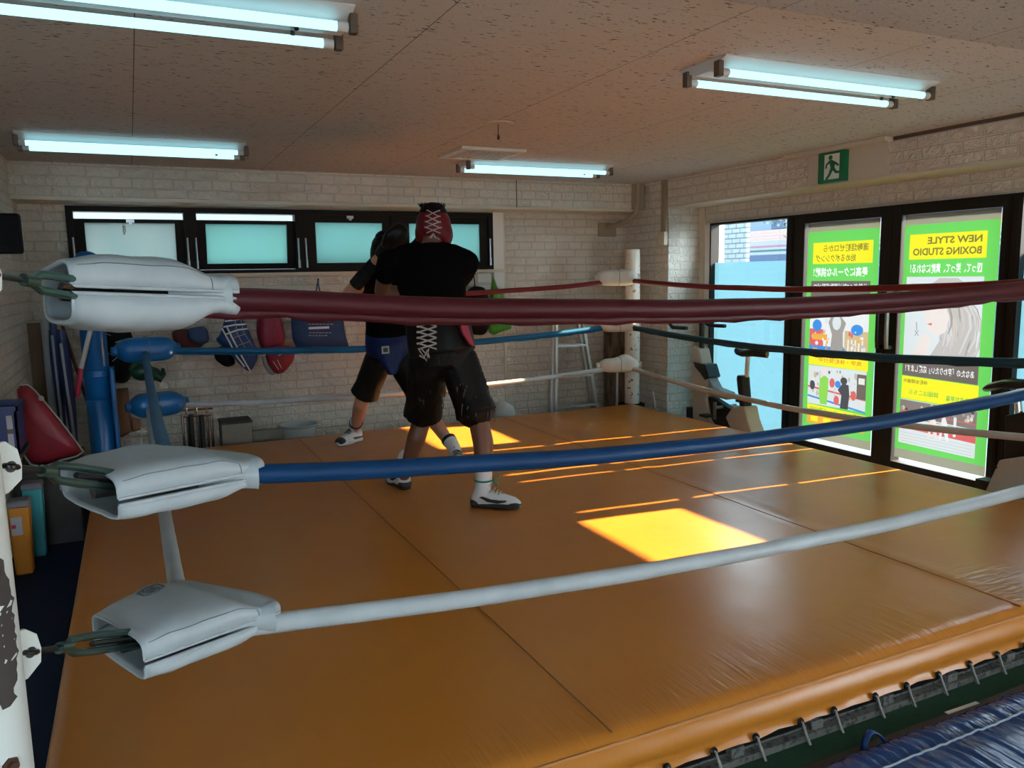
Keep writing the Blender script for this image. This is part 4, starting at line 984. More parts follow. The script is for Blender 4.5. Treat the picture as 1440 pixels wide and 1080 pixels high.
plate('fairing_trim', [(983, 508), (1000, 512), (1005, 530), (1000, 534), (993, 524), (986, 516)], .145, 'black_gloss', .006)
plate('display_cover', [(992, 524), (1001, 528), (1010, 545), (1028, 552), (1028, 562), (1004, 556)], .11, 'bike_grey')
plate('frame_beam', [(997, 556), (1008, 560), (1036, 578), (1052, 600), (1060, 612), (1020, 612), (1005, 590)], .07, 'black', .006)
plate('rear_body', [(1036, 575), (1040, 570), (1056, 571), (1060, 590), (1067, 610), (1072, 622), (1045, 622), (1029, 586)], .15, 'bike_beige')
obj('seat_sleeve', MB().tube([PB(1049, 575), PB(1045, 532), PB(1045, 528)], [.052, .056, .05], 16), 'black', bk)
obj('seat_post', MB().cyl(PB(1050, 530), PB(1052, 500), .02), 'chrome', bk)
s_ = MB(); cs = [(1039, .055, 495), (1043, .075, 497), (1050, .085, 499), (1060, .06, 498), (1070, .035, 499), (1079, .02, 500)]
rg = []
for x, w_, y in cs:
    c = PB(x, y-2); rg.append([c + V((w_*math.cos(2*PI*k/14), 0, .038*math.sin(2*PI*k/14)*(1 if math.sin(2*PI*k/14) > 0 else .9))) for k in range(14)])
obj('seat', s_.loft(rg), 'black_gloss', bk, smooth=60)
obj('handle_column', MB().cyl(PB(987, 510), PB(987, 428), .026), 'black', bk)
for sg in (-1, 1):
    obj('handlebar', MB().tube([PB(985, 444, sg*.03), PB(966, 440, sg*.12), PB(961, 449, sg*.19), PB(972, 459, sg*.22), PB(993, 460, sg*.225)], .018, 10), 'black', bk)
obj('console', MB().obox(PB(978, 428), (.11, 0, 0), V((0, .07, .02)), V((0, -.02, .012))), 'bike_grey', bk, bev=.008)
obj('crank', MB().cyl(PB(1020, 572, -.12), PB(1020, 572, .12), .018).obox(PB(1020, 576, -.12), (.008, 0, 0), (0, .015, 0), (0, 0, .08)), 'steel', bk)
for sg in (-1, 1): obj('pedal', MB().obox(PB(1014 if sg < 0 else 1024, 582 if sg < 0 else 566, sg*.17), (.045, 0, 0), (0, .05, 0), (0, 0, .012)), 'black', bk, bev=.005)
obj('base_bar', MB().box((BX-.24, 6.02, 0), (BX+.22, 6.09, .05)).box((BX-.24, 5.33, 0), (BX+.22, 5.40, .05)).box((BX-.03, 5.35, .03), (BX+.03, 6.05, .09)).box((BX-.05, 5.38, .03), (BX+.05, 5.62, .32)).box((BX-.05, 5.95, .03), (BX+.05, 6.12, .30)), 'black', bk, smooth=0)
BX2 = 4.74
bk2 = thing('exercise_bike', (BX2, 3.0, 0), 'exercise bike cut by the right photo edge, black seat before the right door', 'exercise bike')
PB2 = lambda x, y, dx=0: at_x(x, y, BX2) + V((dx, 0, 0))
plate = bike(bk2, PB2)
rg = []
for x, w_, y, h_ in ((1386, .03, 546, .012), (1390, .06, 546, .022), (1400, .095, 543, .03), (1420, .10, 540, .034), (1440, .075, 540, .03), (1470, .04, 540, .026), (1490, .02, 540, .015)):
    c = PB2(x, y); rg.append([c + V((w_*math.cos(2*PI*k/16), 0, h_*math.sin(2*PI*k/16))) for k in range(16)])
obj('seat', MB().loft(rg), 'black_gloss', bk2, smooth=60)
obj('seat_post', MB().cyl(PB2(1430, 548), PB2(1434, 590), .022), 'chrome', bk2)
obj('seat_sleeve', MB().prism([PB2(x, y, -.05) for x, y in ((1420, 583), (1452, 578), (1456, 660), (1418, 660))], (.10, 0, 0)), 'black', bk2, smooth=0, bev=.01)
plate('rear_body', [(1395, 692), (1416, 645), (1462, 638), (1490, 660), (1490, 720), (1400, 720)], .16, 'bike_beige', .01)
obj('body_screw', MB().cyl(PB2(1413, 655, -.086), PB2(1413, 655, -.078), .007), 'black', bk2)
obj('base_bar', MB().box((BX2-.22, 3.1, 0), (BX2+.2, 3.16, .05)).box((BX2-.05, 2.5, .0), (BX2+.05, 3.13, .28)), 'black', bk2, smooth=0)

# ------------------------------------------------------------------ stepladder in the back right
LY = 6.93
def A(x, y, Y=LY): return at_y(x, y, Y)
ld = thing('stepladder', (A(806, 590).x, LY, 0), 'folded aluminium stepladder standing against the back wall', 'ladder')
def rail(name, p, q, w_=.028, d_=.05):
    d = (q-p).normalized(); u = V((1, 0, 0)); u = (u-d*u.dot(d)).normalized(); v = d.cross(u)
    return obj(name, MB().obox((p+q)/2, u*w_/2, v*d_/2, d*(q-p).length/2), 'alu', ld, smooth=0, bev=.004)
def foot(p, top): 
    d = (top-p); return p - d*(p.z/d.z) + d*(.03/d.z)
for dx_, Y_ in ((0, LY), (-6, LY+.14)):
    lt, lb = A(782+dx_*.6, 425, Y_), A(781+dx_, 575, Y_); rt2, rb = A(814+dx_, 425, Y_), A(838+dx_, 570, Y_)
    rail('rail', foot(lb, lt), lt); rail('rail', foot(rb, rt2), rt2)
    for t in (.18, .42, .66, .9):
        p, q = foot(lb, lt).lerp(lt, t), foot(rb, rt2).lerp(rt2, t)
        obj('rung', MB().obox((p+q)/2, (q-p)/2, V((0, .022, 0)), V((0, 0, .010))), 'alu', ld, smooth=0, bev=.003)
lt, rt2 = A(780, 425, LY+.07), A(812, 425, LY+.07)
obj('top_step', MB().obox((lt+rt2)/2, (rt2-lt)/2*1.15, V((0, .11, 0)), V((0, 0, .012))), 'alu', ld, smooth=0, bev=.004)
mat('rusty_board', (.20, .13, .08), .8, var=(9, (.05, .03, .02), .45, .62), stretch=(1.5, 1.5, .35))
a, b_ = at_y(850, 466, 7.2), at_y(877, 570, 7.2)
single('wooden_board', MB().box((a.x, 7.16, 0), (b_.x, 7.22, a.z)), 'rusty_board', 'brown stained board leaning in the corner behind the far pads', 'board', smooth=0)
a = at_y(868, 530, 6.98); bb_ = at_y(867, 566, 6.98)
single('thin_pole', MB().cyl((bb_.x, 6.98, 0), (a.x, 6.98, a.z+.12), .014), 'alu', 'thin pale pole standing left of the far white post', 'pole')

# ------------------------------------------------------------------ things along the foot of the back wall
mat('clear_plastic', (.55, .60, .60), .15, spec=.6); trans_mat('milky', (.42, .46, .46), (.20, .23, .24), rough=.25)
mat('beige_box', (.24, .21, .17), .7, var=(40, (.18, .16, .13), .4, .6), stretch=(6, 1, 1)); mat('cardboard', (.17, .11, .065), .75, var=(5, (.13, .085, .05), .3, .7))
cR = thing('chrome_stand', (at_y(277, 600, 6.95).x, 6.95, 0), 'chrome wire stand with dark rods on the floor at the back wall', 'stand')
b = MB()
for k, x in enumerate((256, 262, 268, 276, 283, 290, 297)):
    p = at_y(x, 573 if k % 2 else 583, 6.88 + .1*(k % 2)); obj('rod', MB().cyl((p.x, p.y, 0), p, .011 if k not in (2, 4) else .02, seg=10), 'chrome' if k not in (2, 4) else 'black', cR)
p, q = at_y(254, 586, 6.88), at_y(299, 583, 6.88)
obj('cross_bar', MB().tube([p, q], .011, 8), 'chrome', cR); p, q = at_y(254, 577, 6.98), at_y(299, 574, 6.98); obj('cross_bar', MB().tube([p, q], .011, 8), 'chrome', cR)
def boxpx(name, x0, x1, ytop, Y, dep, m, label, cat, z0=0, bev=.006, lid=None):
    a, c = at_y(x0, ytop, Y), at_y(x1, ytop, Y); t = thing(name, ((a.x+c.x)/2, Y+dep/2, z0), label, cat)
    obj('box_body', MB().box((a.x, Y, z0), (c.x, Y+dep, a.z)), m, t, smooth=0, bev=bev)
    if lid: obj('box_lid', MB().box((a.x-.006, Y-.006, a.z), (c.x+.006, Y+dep, a.z+.02)), lid, t, smooth=0, bev=.004)
    return t
boxpx('storage_box', 311, 354, 598, 6.78, .24, 'beige_box', 'ribbed beige box with dark lid on the floor by the back wall', 'box', lid='dark_box')
single('grey_plank', MB().box((at_y(355, 608, 6.9).x, 6.88, 0), (at_y(398, 606, 6.9).x, 6.96, at_y(370, 605, 6.9).z)), 'beige_box', 'low grey plank standing between beige box and white basin', 'plank', smooth=0)
c = at_y(420, 604, 6.95); R_ = .165; zt = at_y(420, 597, 6.95).z
ba = thing('wash_basin', (c.x, 6.98, 0), 'translucent white plastic basin on the floor by the back wall', 'basin')
obj('basin_bowl', MB().lathe((c.x, 6.98, zt-.22), [(0, 0), (R_*.8, 0), (R_*.84, .01), (R_*.96, .20), (R_*1.06, .215), (R_*1.07, .225), (R_*.94, .22), (R_*.80, .02), (0, .015)], 28), 'milky', ba)
obj('basin_stool', MB().lathe((c.x, 6.98, 0), [(R_*.8, 0), (R_*.8, zt-.222), (0, zt-.222)], 20), 'grey', ba)
def bag(name, px, Y, dep, m, label, cat, grp=None, wr=.012, seed=0, hook=None, soft=2, power=.5):
    pts = [at_y(x, y, Y) for x, y in px]; zb = min(p.z for p in pts); xc = sum(p.x for p in pts)/len(pts)
    t = thing(name, (xc, Y, zb), label, cat, grp)
    obj('bag_body', puff(pts, dep, wr=wr, seed=seed, soft=soft, power=power), m, t, smooth=70)
    if hook:
        for hx in hook: obj('strap', MB().tube([at_y(*p_, Y+.01*i) for i, p_ in enumerate(hx)], .006, 6), m, t)
    return t
bag('plastic_bag', [(688, 583), (694, 570), (708, 562), (720, 568), (725, 580), (718, 592), (696, 593)], 6.95, .10, 'milky', 'clear crumpled plastic bag on the ledge left of the stepladder', 'bag', wr=.03, seed=9)

# ------------------------------------------------------------------ bags and gear hanging on the back wall
HY = 7.20
mat('bag_navy', (.022, .055, .15), .7, bump=(18, .5, .02)); mat('bag_blue', (.012, .06, .22), .45, bump=(14, .4, .02)); mat('bag_red', (.30, .012, .03), .5, bump=(14, .4, .02)); mat('bag_crimson', (.25, .012, .045), .5); mat('bag_green', (.06, .28, .03), .4, bump=(16, .5, .02)); mat('bag_grey', (.35, .35, .36), .6); mat('bag_black', (.004, .004, .005), .7, spec=.2, bump=(16, .5, .02)); mat('glove_green', (.006, .06, .03), .35); mat('paper_brown', (.25, .12, .06), .7, bump=(8, .3, .02)); mat('maroon', (.09, .012, .016), .6)
G_ = 'gym bags hanging on the back wall'
def strips(par, name, segs, Y, m, r=.004):
    for s_ in segs: obj(name, MB().tube([at_y(x, y, Y) for x, y in s_], r, 5), m, par)
kb = bag('gym_bag', [(147, 452), (168, 448), (188, 470), (190, 520), (178, 540), (150, 536), (141, 500)], 7.0, .10, 'bag_black', 'black bag with thin white lines hanging just right of the blue post', 'bag', G_, seed=1)
strips(kb, 'white_trim', [[(140, 465), (156, 472)], [(140, 493), (154, 498)], [(140, 520), (150, 523), (160, 515)], [(162, 482), (172, 478)], [(158, 508), (168, 500)]], 6.89, 'white', .003)
g0 = at_y(200, 522, 6.74); gl = thing('boxing_glove', g0[:], 'dark green boxing glove hanging under the blue corner pad', 'boxing glove')
b = MB(); b.ell(g0, .085, .06, .075); b.ell(at_y(214, 526, 6.72), .065, .05, .055); b.tube([at_y(186, 512, 6.76), at_y(196, 518, 6.75)], [.05, .055], 14)
obj('glove_body', b, 'glove_green', gl, smooth=70)
obj('thumb', MB().tube([at_y(206, 514, 6.66), at_y(216, 528, 6.65), at_y(225, 533, 6.66), at_y(230, 526, 6.68), at_y(229, 518, 6.69)], [.026, .030, .027, .020, .012], 12), 'glove_green', gl)
bag('paper_bag', [(149, 548), (180, 545), (184, 590), (186, 606), (172, 615), (152, 611)], 6.98, .06, 'paper_brown', 'brown paper bag hanging right of the blue post below the black bag', 'paper bag', None, .003, 3, soft=0, power=.25)
bag('paper_sheet', [(184, 585), (197, 590), (199, 604), (186, 608)], 6.96, .02, 'paper_brown', 'small folded brown paper piece beside the hanging paper bag', 'paper', None, .003, 4, soft=0, power=.25)
bag('hanging_pouch', [(240, 465), (262, 462), (286, 466), (288, 486), (270, 494), (246, 488)], 7.12, .06, 'maroon', 'dark maroon pouch hanging behind the back left blue rope', 'pouch', G_, seed=5)
bag('cloth_bundle', [(262, 462), (290, 458), (296, 480), (282, 486), (264, 478)], 7.02, .05, 'bag_navy', 'small navy cloth item hanging right of the maroon pouch', 'cloth', G_, seed=6)
bb = bag('gym_bag', [(310, 470), (318, 440), (340, 444), (352, 470), (365, 500), (352, 525), (336, 512), (318, 492), (302, 478)], 7.06, .08, 'bag_blue', 'blue and white patterned carrier bag hanging left of the crimson bag', 'bag', G_, seed=7)
strips(bb, 'white_stripe', [[(318, 458), (326, 474), (336, 494), (346, 512), (352, 522)], [(312, 462), (322, 480), (332, 500), (344, 516)], [(316, 452), (330, 450), (342, 448)], [(314, 460), (330, 457), (346, 456)], [(318, 470), (334, 464), (350, 462)]], 6.965, 'white', .007)
strips(bb, 'white_line', [[(330, 448), (334, 470), (350, 500)], [(338, 446), (342, 466), (356, 488)], [(326, 476), (344, 470)], [(334, 486), (352, 480)]], 6.962, 'bag_grey', .0035)
bag('gym_bag', [(300, 490), (316, 486), (328, 500), (332, 512), (318, 517), (302, 506)], 7.14, .05, 'bag_black', 'black drawstring sack below the blue patterned bag on the wall', 'bag', G_, seed=8)
bag('gym_bag', [(362, 440), (372, 424), (390, 428), (398, 455), (402, 482), (388, 500), (370, 498), (360, 470)], 7.10, .09, 'bag_crimson', 'crimson quilted bag hanging between blue bag and navy sack', 'bag', G_, .018, 10)
rb = bag('gym_bag', [(372, 496), (392, 484), (412, 488), (415, 505), (400, 524), (388, 527), (376, 512)], 7.02, .05, 'bag_red', 'bright red carrier bag tip with white print under the crimson bag', 'bag', G_, seed=11)
strips(rb, 'white_line', [[(392, 500), (410, 492)], [(384, 508), (392, 520)], [(390, 506), (396, 518)]], 6.965, 'white', .003)
bag('gym_bag', [(368, 500), (380, 500), (390, 526), (380, 528), (370, 514)], 7.06, .03, 'bag_grey', 'pale grey edge of a sack behind the red carrier bag', 'bag', G_, seed=12)
nv = bag('gym_bag', [(408, 440), (425, 432), (444, 416), (462, 430), (482, 440), (485, 470), (492, 490), (470, 494), (440, 496), (412, 488)], 7.12, .09, 'bag_navy', 'navy drawstring sack with white printed text hanging at the back wall', 'bag', G_, .02, 13, hook=[[(444, 418), (446, 400), (448, 392)], [(452, 418), (448, 402), (447, 392)]])
lines = [(434, 443, 28), (433, 448, 34), (434, 452, 30), (434, 456, 32), (435, 468, 30), (434, 472, 26)]
for i, (x, y, w_) in enumerate(lines):
    x_ = x
    while x_ < x+w_:
        l_ = random.choice([2, 3, 4]); a = at_y(x_, y, 7.015); c = at_y(x_+l_, y, 7.015); obj('printed_line', MB().box((a.x, 7.012, a.z-.004), (c.x, 7.018, a.z+.004)), 'bag_grey', nv, smooth=0); x_ += l_+1.6
a, c = at_y(434, 458, 7.01), at_y(463, 461, 7.01); obj('printed_bar', MB().box((a.x, 7.010, c.z-.006), (c.x, 7.018, c.z+.014)), 'white', nv, smooth=0)
bag('gym_bag', [(655, 410), (666, 402), (682, 404), (688, 420), (690, 455), (682, 472), (660, 470), (652, 440)], 7.10, .10, 'bag_black', 'black rucksack hanging at the back wall beside the green bag', 'bag', G_, seed=14, hook=[[(668, 406), (667, 392), (666, 388)]])
bag('gym_bag', [(690, 408), (693, 384), (696, 400), (706, 412), (712, 440), (722, 462), (706, 466), (694, 472), (686, 466), (686, 435)], 7.14, .06, 'bag_green', 'bright green carrier bag hanging right of the black rucksack', 'bag', G_, seed=15)
a, c = at_y(672, 385, 7.28), at_y(691, 408, 7.28)
single('notice_sheet', MB().box((a.x, 7.285, c.z), (c.x, 7.299, a.z)), 'trim_white', 'pale notice sheet on the wall above the black rucksack', 'notice', smooth=0)
a, c = at_y(352, 436, 7.28), at_y(368, 450, 7.28)
single('notice_sheet', MB().box((a.x, 7.285, c.z), (c.x, 7.299, a.z)), 'trim_white', 'small pale sheet on the wall left of the crimson bag', 'notice', smooth=0)
hk = MB(); 
single('hook_rail', MB().box((.2, 7.28, 1.50), (3.3, 7.30, 1.53)), 'trim_cream', 'thin cream hook rail along the back wall under the windows', 'rail', smooth=0)

# ------------------------------------------------------------------ left end, beside the ring
mat('umb_blue', (.010, .035, .16), .4, bump=(20, .4)); mat('umb_white', (.42, .47, .52), .5); mat('stick_brown', (.11, .035, .025), .5); mat('wand_white', (.65, .62, .62), .4); mat('wand_red', (.42, .015, .06), .35)
mat('red_vinyl', (.30, .018, .035), .45, bump=(25, .1)); mat('tub_orange', (.55, .20, .01), .45); mat('tub_teal', (.06, .38, .44), .4); mat('lid_grey', (.20, .19, .22), .4); mat('crate_blue', (.012, .022, .13), .45); mat('label_paper', (.40, .38, .42), .7)
a, c = at_y(38, 455, 7.12), at_y(70, 570, 7.12)
single('cardboard_sheet', MB().obox(((a.x+c.x)/2, 7.14, (a.z)/2), (abs(c.x-a.x)/2+.01, 0, 0), (0, .03, 0), (0, .02, a.z/2)), 'cardboard', 'tall brown folded cardboard standing in the back left corner', 'cardboard', smooth=0)
single('paper_roll', MB().cyl((at_y(62, 450, 7.04).x, 7.05, 0), (at_y(62, 450, 7.04).x, 7.07, at_y(62, 449, 7.04).z), .03), 'umb_white', 'white paper roll standing behind the brown cardboard', 'paper roll')
def umbrella(x0, y0, x1, y1, Y, r, lab, m):
    p, q = at_y(x0, y0, Y), at_y(x1, y1, Y); q = p + (q-p)*((p.z-.02)/(p.z-q.z)); t = thing('folded_umbrella', (q.x, q.y, 0), lab, 'umbrella', 'folded umbrellas in the back left corner')
    obj('folded_canopy', MB().tube([p.lerp(q, .05), p.lerp(q, .10), p.lerp(q, .25), p.lerp(q, .6), p.lerp(q, .92)], [r*.9, r, r*1.1, r*.75, r*.25], 14, flat=.8), m, t, smooth=60)
    obj('shaft', MB().tube([p, q], .008, 8), 'steel', t); obj('handle', MB().tube([p+V((0, 0, .0)), p.lerp(q, .055)], r*.55, 10), m, t)
    obj('canopy_fold', MB().tube([p.lerp(q, .08)+V((-.2*r, -r, 0)), p.lerp(q, .5)+V((0, -r*.8, 0)), p.lerp(q, .9)+V((0, -r*.2, 0))], r*.22, 8), 'umb_white', t)
umbrella(74, 452, 88, 600, 6.98, .045, 'dark blue folded umbrella next to the brown cardboard', 'umb_blue')
umbrella(86, 464, 104, 612, 6.90, .05, 'brighter blue folded umbrella with pale fold, right of the other', 'umb_blue')
p, q = at_y(85, 450, 7.0), at_y(108, 520, 7.0); q = p + (q-p)*((p.z-.02)/(p.z-q.z))
single('wooden_stick', MB().tube([p, q], .012, 8), 'stick_brown', 'thin dark red brown stick leaning behind the umbrellas', 'stick')
wd = thing('signal_baton', at_y(108, 558, 6.50)[:], 'white and red plastic baton hanging slanted in front of the blue post', 'baton')
p, m_, q = at_y(131, 448, 6.50), at_y(114, 518, 6.50), at_y(108, 558, 6.50)
obj('white_shaft', MB().tube([p+(p-m_)*.05, m_], .017, 12), 'wand_white', wd); obj('red_handle', MB().tube([m_, q.lerp(m_, .06), q], [.018, .018, .015], 12), 'wand_red', wd)
# red padded cushion standing folded by the ring
RY = 5.6
out = [(22, 548), (28, 541), (40, 540), (50, 548), (85, 590), (118, 634), (108, 640), (86, 646), (62, 655), (44, 652), (32, 636), (24, 618), (28, 590), (30, 570)]
pts = [at_y(x, y, RY) for x, y in out]
rc = thing('red_cushion', (pts[10].x, RY, .0), 'red vinyl cushion folded to a triangle with white piping at the left', 'cushion')
obj('cushion_body', puff(pts, .09, wr=.006, seed=21, power=.35), 'red_vinyl', rc, smooth=70)
q = []
for i in range(len(pts)):
    q += [pts[i].lerp(pts[(i+1) % len(pts)], k/3) for k in range(3)]
obj('piping', MB().tube([p_+V((0, -.03, 0)) for p_ in q], .005, 6, closed=True), 'pad_lining', rc)
p = at_y(58, 560, RY-.092); obj('button', MB().lathe(p, [(.016, 0), (.016, .006), (0, .008)], 12, V((0, -1, 0))), 'label_paper', rc)
a = at_y(20, 655, RY); c = at_y(118, 655, RY)
dbx = thing('equipment_box', ((a.x+c.x)/2, RY+.1, 0), 'large dark box on the floor under the red cushion', 'box')
obj('box_body', MB().box((XL+.02, RY-.15, 0), (-.37, RY+.55, a.z-.02)), 'dark_box', dbx, smooth=0, bev=.01)
p = at_y(88, 612, RY-.15); pz = at_y(86, 682, RY-.15)
obj('box_latch', MB().box((pz.x-.008, RY-.162, pz.z-.03), (pz.x+.008, RY-.15, pz.z+.03)), 'grey', dbx, smooth=0, bev=.003)
p, q = at_z(80, 743, .02), at_z(116, 737, .02)
single('white_pen', MB().tube([p, p.lerp(q, .6)], .009, 8).tube([p.lerp(q, .6), q], .005, 8), 'pad_lining', 'small pale stick lying on the dark floor beside the ring', 'stick')
def tub(x0, x1, yt, yb, Y, m, lab):
    a, c = at_y(x0, yt, Y), at_y(x1, yt, Y); d, e = at_y(x0+5, yb, Y), at_y(x1-8, yb, Y); zb = .012
    xm = (a.x+c.x)/2; wt = (c.x-a.x)/2; wb = wt*.78; t = thing('storage_tub', (xm, Y+wt, zb), lab, 'tub', 'small plastic tubs on the floor at the left')
    sq = lambda h, z_: [(xm-h, Y+wt-h, z_), (xm+h, Y+wt-h, z_), (xm+h, Y+wt+h, z_), (xm-h, Y+wt+h, z_)]
    obj('tub_body', MB().loft([sq(wb, zb), sq(wt, a.z)]), m, t, smooth=0, bev=.012); obj('tub_lid', MB().loft([sq(wt*1.04, a.z), sq(wt*1.04, a.z+.025), sq(wt*.92, a.z+.035)]), 'lid_grey', t, smooth=0, bev=.004)
    return t, xm, Y, wt, a.z
tub(30, 59, 690, 755, 5.22, 'tub_teal', 'teal plastic tub with grey lid standing behind the orange tub')
t_, xm, Y_, wt, zt = tub(8, 41, 716, 790, 4.92, 'tub_orange', 'orange plastic tub with grey lid and pale sticker at the left edge')
p = at_y(22, 738, Y_-.003); obj('sticker', MB().box((p.x-.022, Y_-.004, p.z-.06), (p.x+.03, Y_+.012, p.z+.04)), 'label_paper', t_, smooth=0, label='pale sticker'); obj('sticker_mark', MB().box((p.x-.02, Y_-.006, p.z-.02), (p.x+.0, Y_+.012, p.z+.0)), 'wand_red', t_, smooth=0)
# blue crate on a dark locker
KY = 4.75
a, c = at_y(-30, 575, KY), at_y(22, 575, KY); lo_ = at_y(10, 640, KY).z
ck = thing('plastic_crate', ((a.x+c.x)/2, KY+.15, lo_), 'dark blue plastic crate with paper label at the left photo edge', 'crate')
cx0, cx1, cz1 = max(a.x, XL+.01), c.x, at_y(10, 572, KY).z
obj('crate_wall', MB().box((cx0, KY, lo_), (cx1, KY+.012, cz1)).box((cx0, KY+.29, lo_), (cx1, KY+.30, cz1)).box((cx1-.012, KY, lo_), (cx1, KY+.3, cz1)).box((cx0, KY, lo_), (cx0+.012, KY+.3, cz1)).box((cx0, KY, lo_), (cx1, KY+.3, lo_+.012)), 'crate_blue', ck, smooth=0)
obj('crate_rim', MB().box((cx0-.004, KY-.01, cz1-.025), (cx1+.01, KY+.0, cz1)).box((cx1, KY-.01, cz1-.025), (cx1+.01, KY+.31, cz1)), 'crate_blue', ck, smooth=0)
p, q = at_y(8, 585, KY-.004), at_y(21, 630, KY-.004)
lb = obj('paper_label', MB().box((p.x, KY-.004, q.z), (q.x, KY, p.z)), 'label_paper', ck, smooth=0)
pm = at_y(14, 607, KY-.006); obj('label_band', MB().box((p.x, KY-.006, pm.z-.012), (q.x, KY-.004, pm.z+.012)), 'cardboard', lb, smooth=0)
single('wall_shelf', MB().box((XL, KY-.01, lo_-.022), (cx1+.01, KY+.32, lo_-.001)).box((XL, KY+.14, lo_-.10), (XL+.08, KY+.16, lo_-.02)), 'dark_box', 'small dark wall shelf carrying the blue crate', 'shelf', smooth=0)
mat('matte_black', (.006, .006, .008), .8, spec=.15)
p, q = at_y(-40, 300, 5.0), at_y(34, 357, 5.0)
tv = thing('round_timer', (XL+.1, 5.0, q.z), 'black box shaped timer display on the left wall at the photo edge', 'timer')
obj('timer_case', MB().box((max(p.x, XL+.03), 4.94, q.z), (q.x, 5.02, p.z)), 'matte_black', tv, smooth=0, bev=.012)
obj('timer_screen', MB().box((max(p.x, XL+.03)+.01, 4.936, q.z+.03), (q.x-.02, 4.945, p.z-.02)), 'matte_black', tv, smooth=0)
obj('timer_bracket', MB().box((XL, 4.96, q.z+.05), (XL+.06, 5.01, p.z-.05)), 'steel', tv, smooth=0)

# ------------------------------------------------------------------ blue quilted mat, near right corner
def blue_mat_material():
    m = bpy.data.materials.new('mat_blue'); m.use_nodes = True; nt = m.node_tree; L = nt.links; b = nt.nodes['Principled BSDF']
    b.inputs['Base Color'].default_value = (.004, .045, .20, 1); b.inputs['Roughness'].default_value = .22
    g = nd(nt, 'ShaderNodeNewGeometry'); mp = nd(nt, 'ShaderNodeMapping', Scale=(45, 7, 7)); mp.inputs['Rotation'].default_value = (0, 0, -.25); L.new(g.outputs['Position'], mp.inputs['Vector'])
    n = nd(nt, 'ShaderNodeTexNoise', Scale=1, Detail=3, Distortion=.5); L.new(mp.outputs[0], n.inputs['Vector'])
    bp = nd(nt, 'ShaderNodeBump', Strength=.6, Distance=.008); L.new(n.outputs['Fac'], bp.inputs['Height']); L.new(bp.outputs[0], b.inputs['Normal']); MATS['mat_blue'] = m
blue_mat_material(); mat('mat_stitch', (.30, .38, .50), .6)
MZ = .142; ye = at_z(1310, 1028, .12).y
bm_ = thing('quilted_mat', (2.9, ye-.4, .102), 'blue crinkled vinyl mat with pale seam in the near right corner', 'mat')
b = MB(); xs = [1.75+k*.009 for k in range(280)]
prof = [(ye+.012, MZ-.038), (ye+.016, MZ-.022), (ye+.008, MZ-.006), (ye-.01, MZ), (ye-.05, MZ+.004), (ye-.085, MZ-.004), (ye-.10, MZ+.002), (ye-.16, MZ+.006), (ye-.3, MZ+.004), (ye-.5, MZ), (ye-.8, MZ), (ye-.81, MZ-.038)]
b.loft([[V((x, y+.003*noise.noise(V((x*4, y, 0))), z_+(.0075*noise.noise(V((x*38+y*9, y*5, 1)))+.002*math.sin(x*150+y*30) if 1 <= pi_ <= 10 else 0))) for pi_, (y, z_) in enumerate(prof)] for x in xs]); obj('mat_body', b, 'mat_blue', bm_, smooth=60)
obj('mat_seam', MB().tube([V((x, ye-.092, MZ+.004+.0045*noise.noise(V((x*38+(ye-.092)*9, (ye-.092)*5, 1))))) for x in xs], .0035, 6), 'mat_stitch', bm_)
p = at_z(1238, 1048, .13)
rgs = [[p+V((-.05+.012*k, .01+.012*math.sin(k*.5), -.02+.05*math.sin(k/8*PI)))+V((0, d_, 0)) for d_ in (0, .022)] for k in range(9)]
hb = MB(); hb.v = [q for r_ in rgs for q in r_]; hb.f = [[i*2, i*2+1, i*2+3, i*2+2] for i in range(8)]; obj('mat_strap', hb, 'mat_blue', bm_, solid=.004)
p, q = at_z(1331, 1003, .104), at_z(1375, 988, .104)
single('white_tape', MB().obox((p+q)/2, (q-p)/2, (0, .007, 0), (0, 0, .0015)), 'white', 'short white tape strip on the brown board before the green carpet', 'tape', smooth=0)

# ------------------------------------------------------------------ the two boxers
mat('skin', (.52, .27, .17), .45, bump=(90, .08)); mat('skin_dark', (.17, .075, .045), .45, bump=(90, .08))
mat('shirt_black', (.0022, .0022, .0028), .95, spec=.08); mat('shorts_black', (.003, .0025, .0028), .6, spec=.25); mat('hair_black', (.003, .003, .003), .6, spec=.2, bump=(160, .8))
mat('boot_white', (.62, .65, .66), .45); mat('boot_black', (.012, .012, .014), .5); mat('lace_green', (.01, .16, .09), .6); mat('lace_white', (.36, .36, .35), .7)
mat('headgear_red', (.13, .004, .010), .45, spec=.3); mat('glove_black', (.005, .005, .006), .45, spec=.25); mat('guard_blue', (.001, .014, .085), .5, spec=.3); mat('guard_red', (.30, .012, .04), .4); mat('eye_white', (.6, .6, .58), .3); mat('lip', (.25, .08, .07), .5); mat('sleeve_grey', (.010, .010, .012), .9, spec=.1, var=(25, (.02, .02, .022), .4, .6)); mat('leather_black', (.003, .003, .0035), .5, spec=.2); mat('wash_grey', (.11, .095, .09), .7)

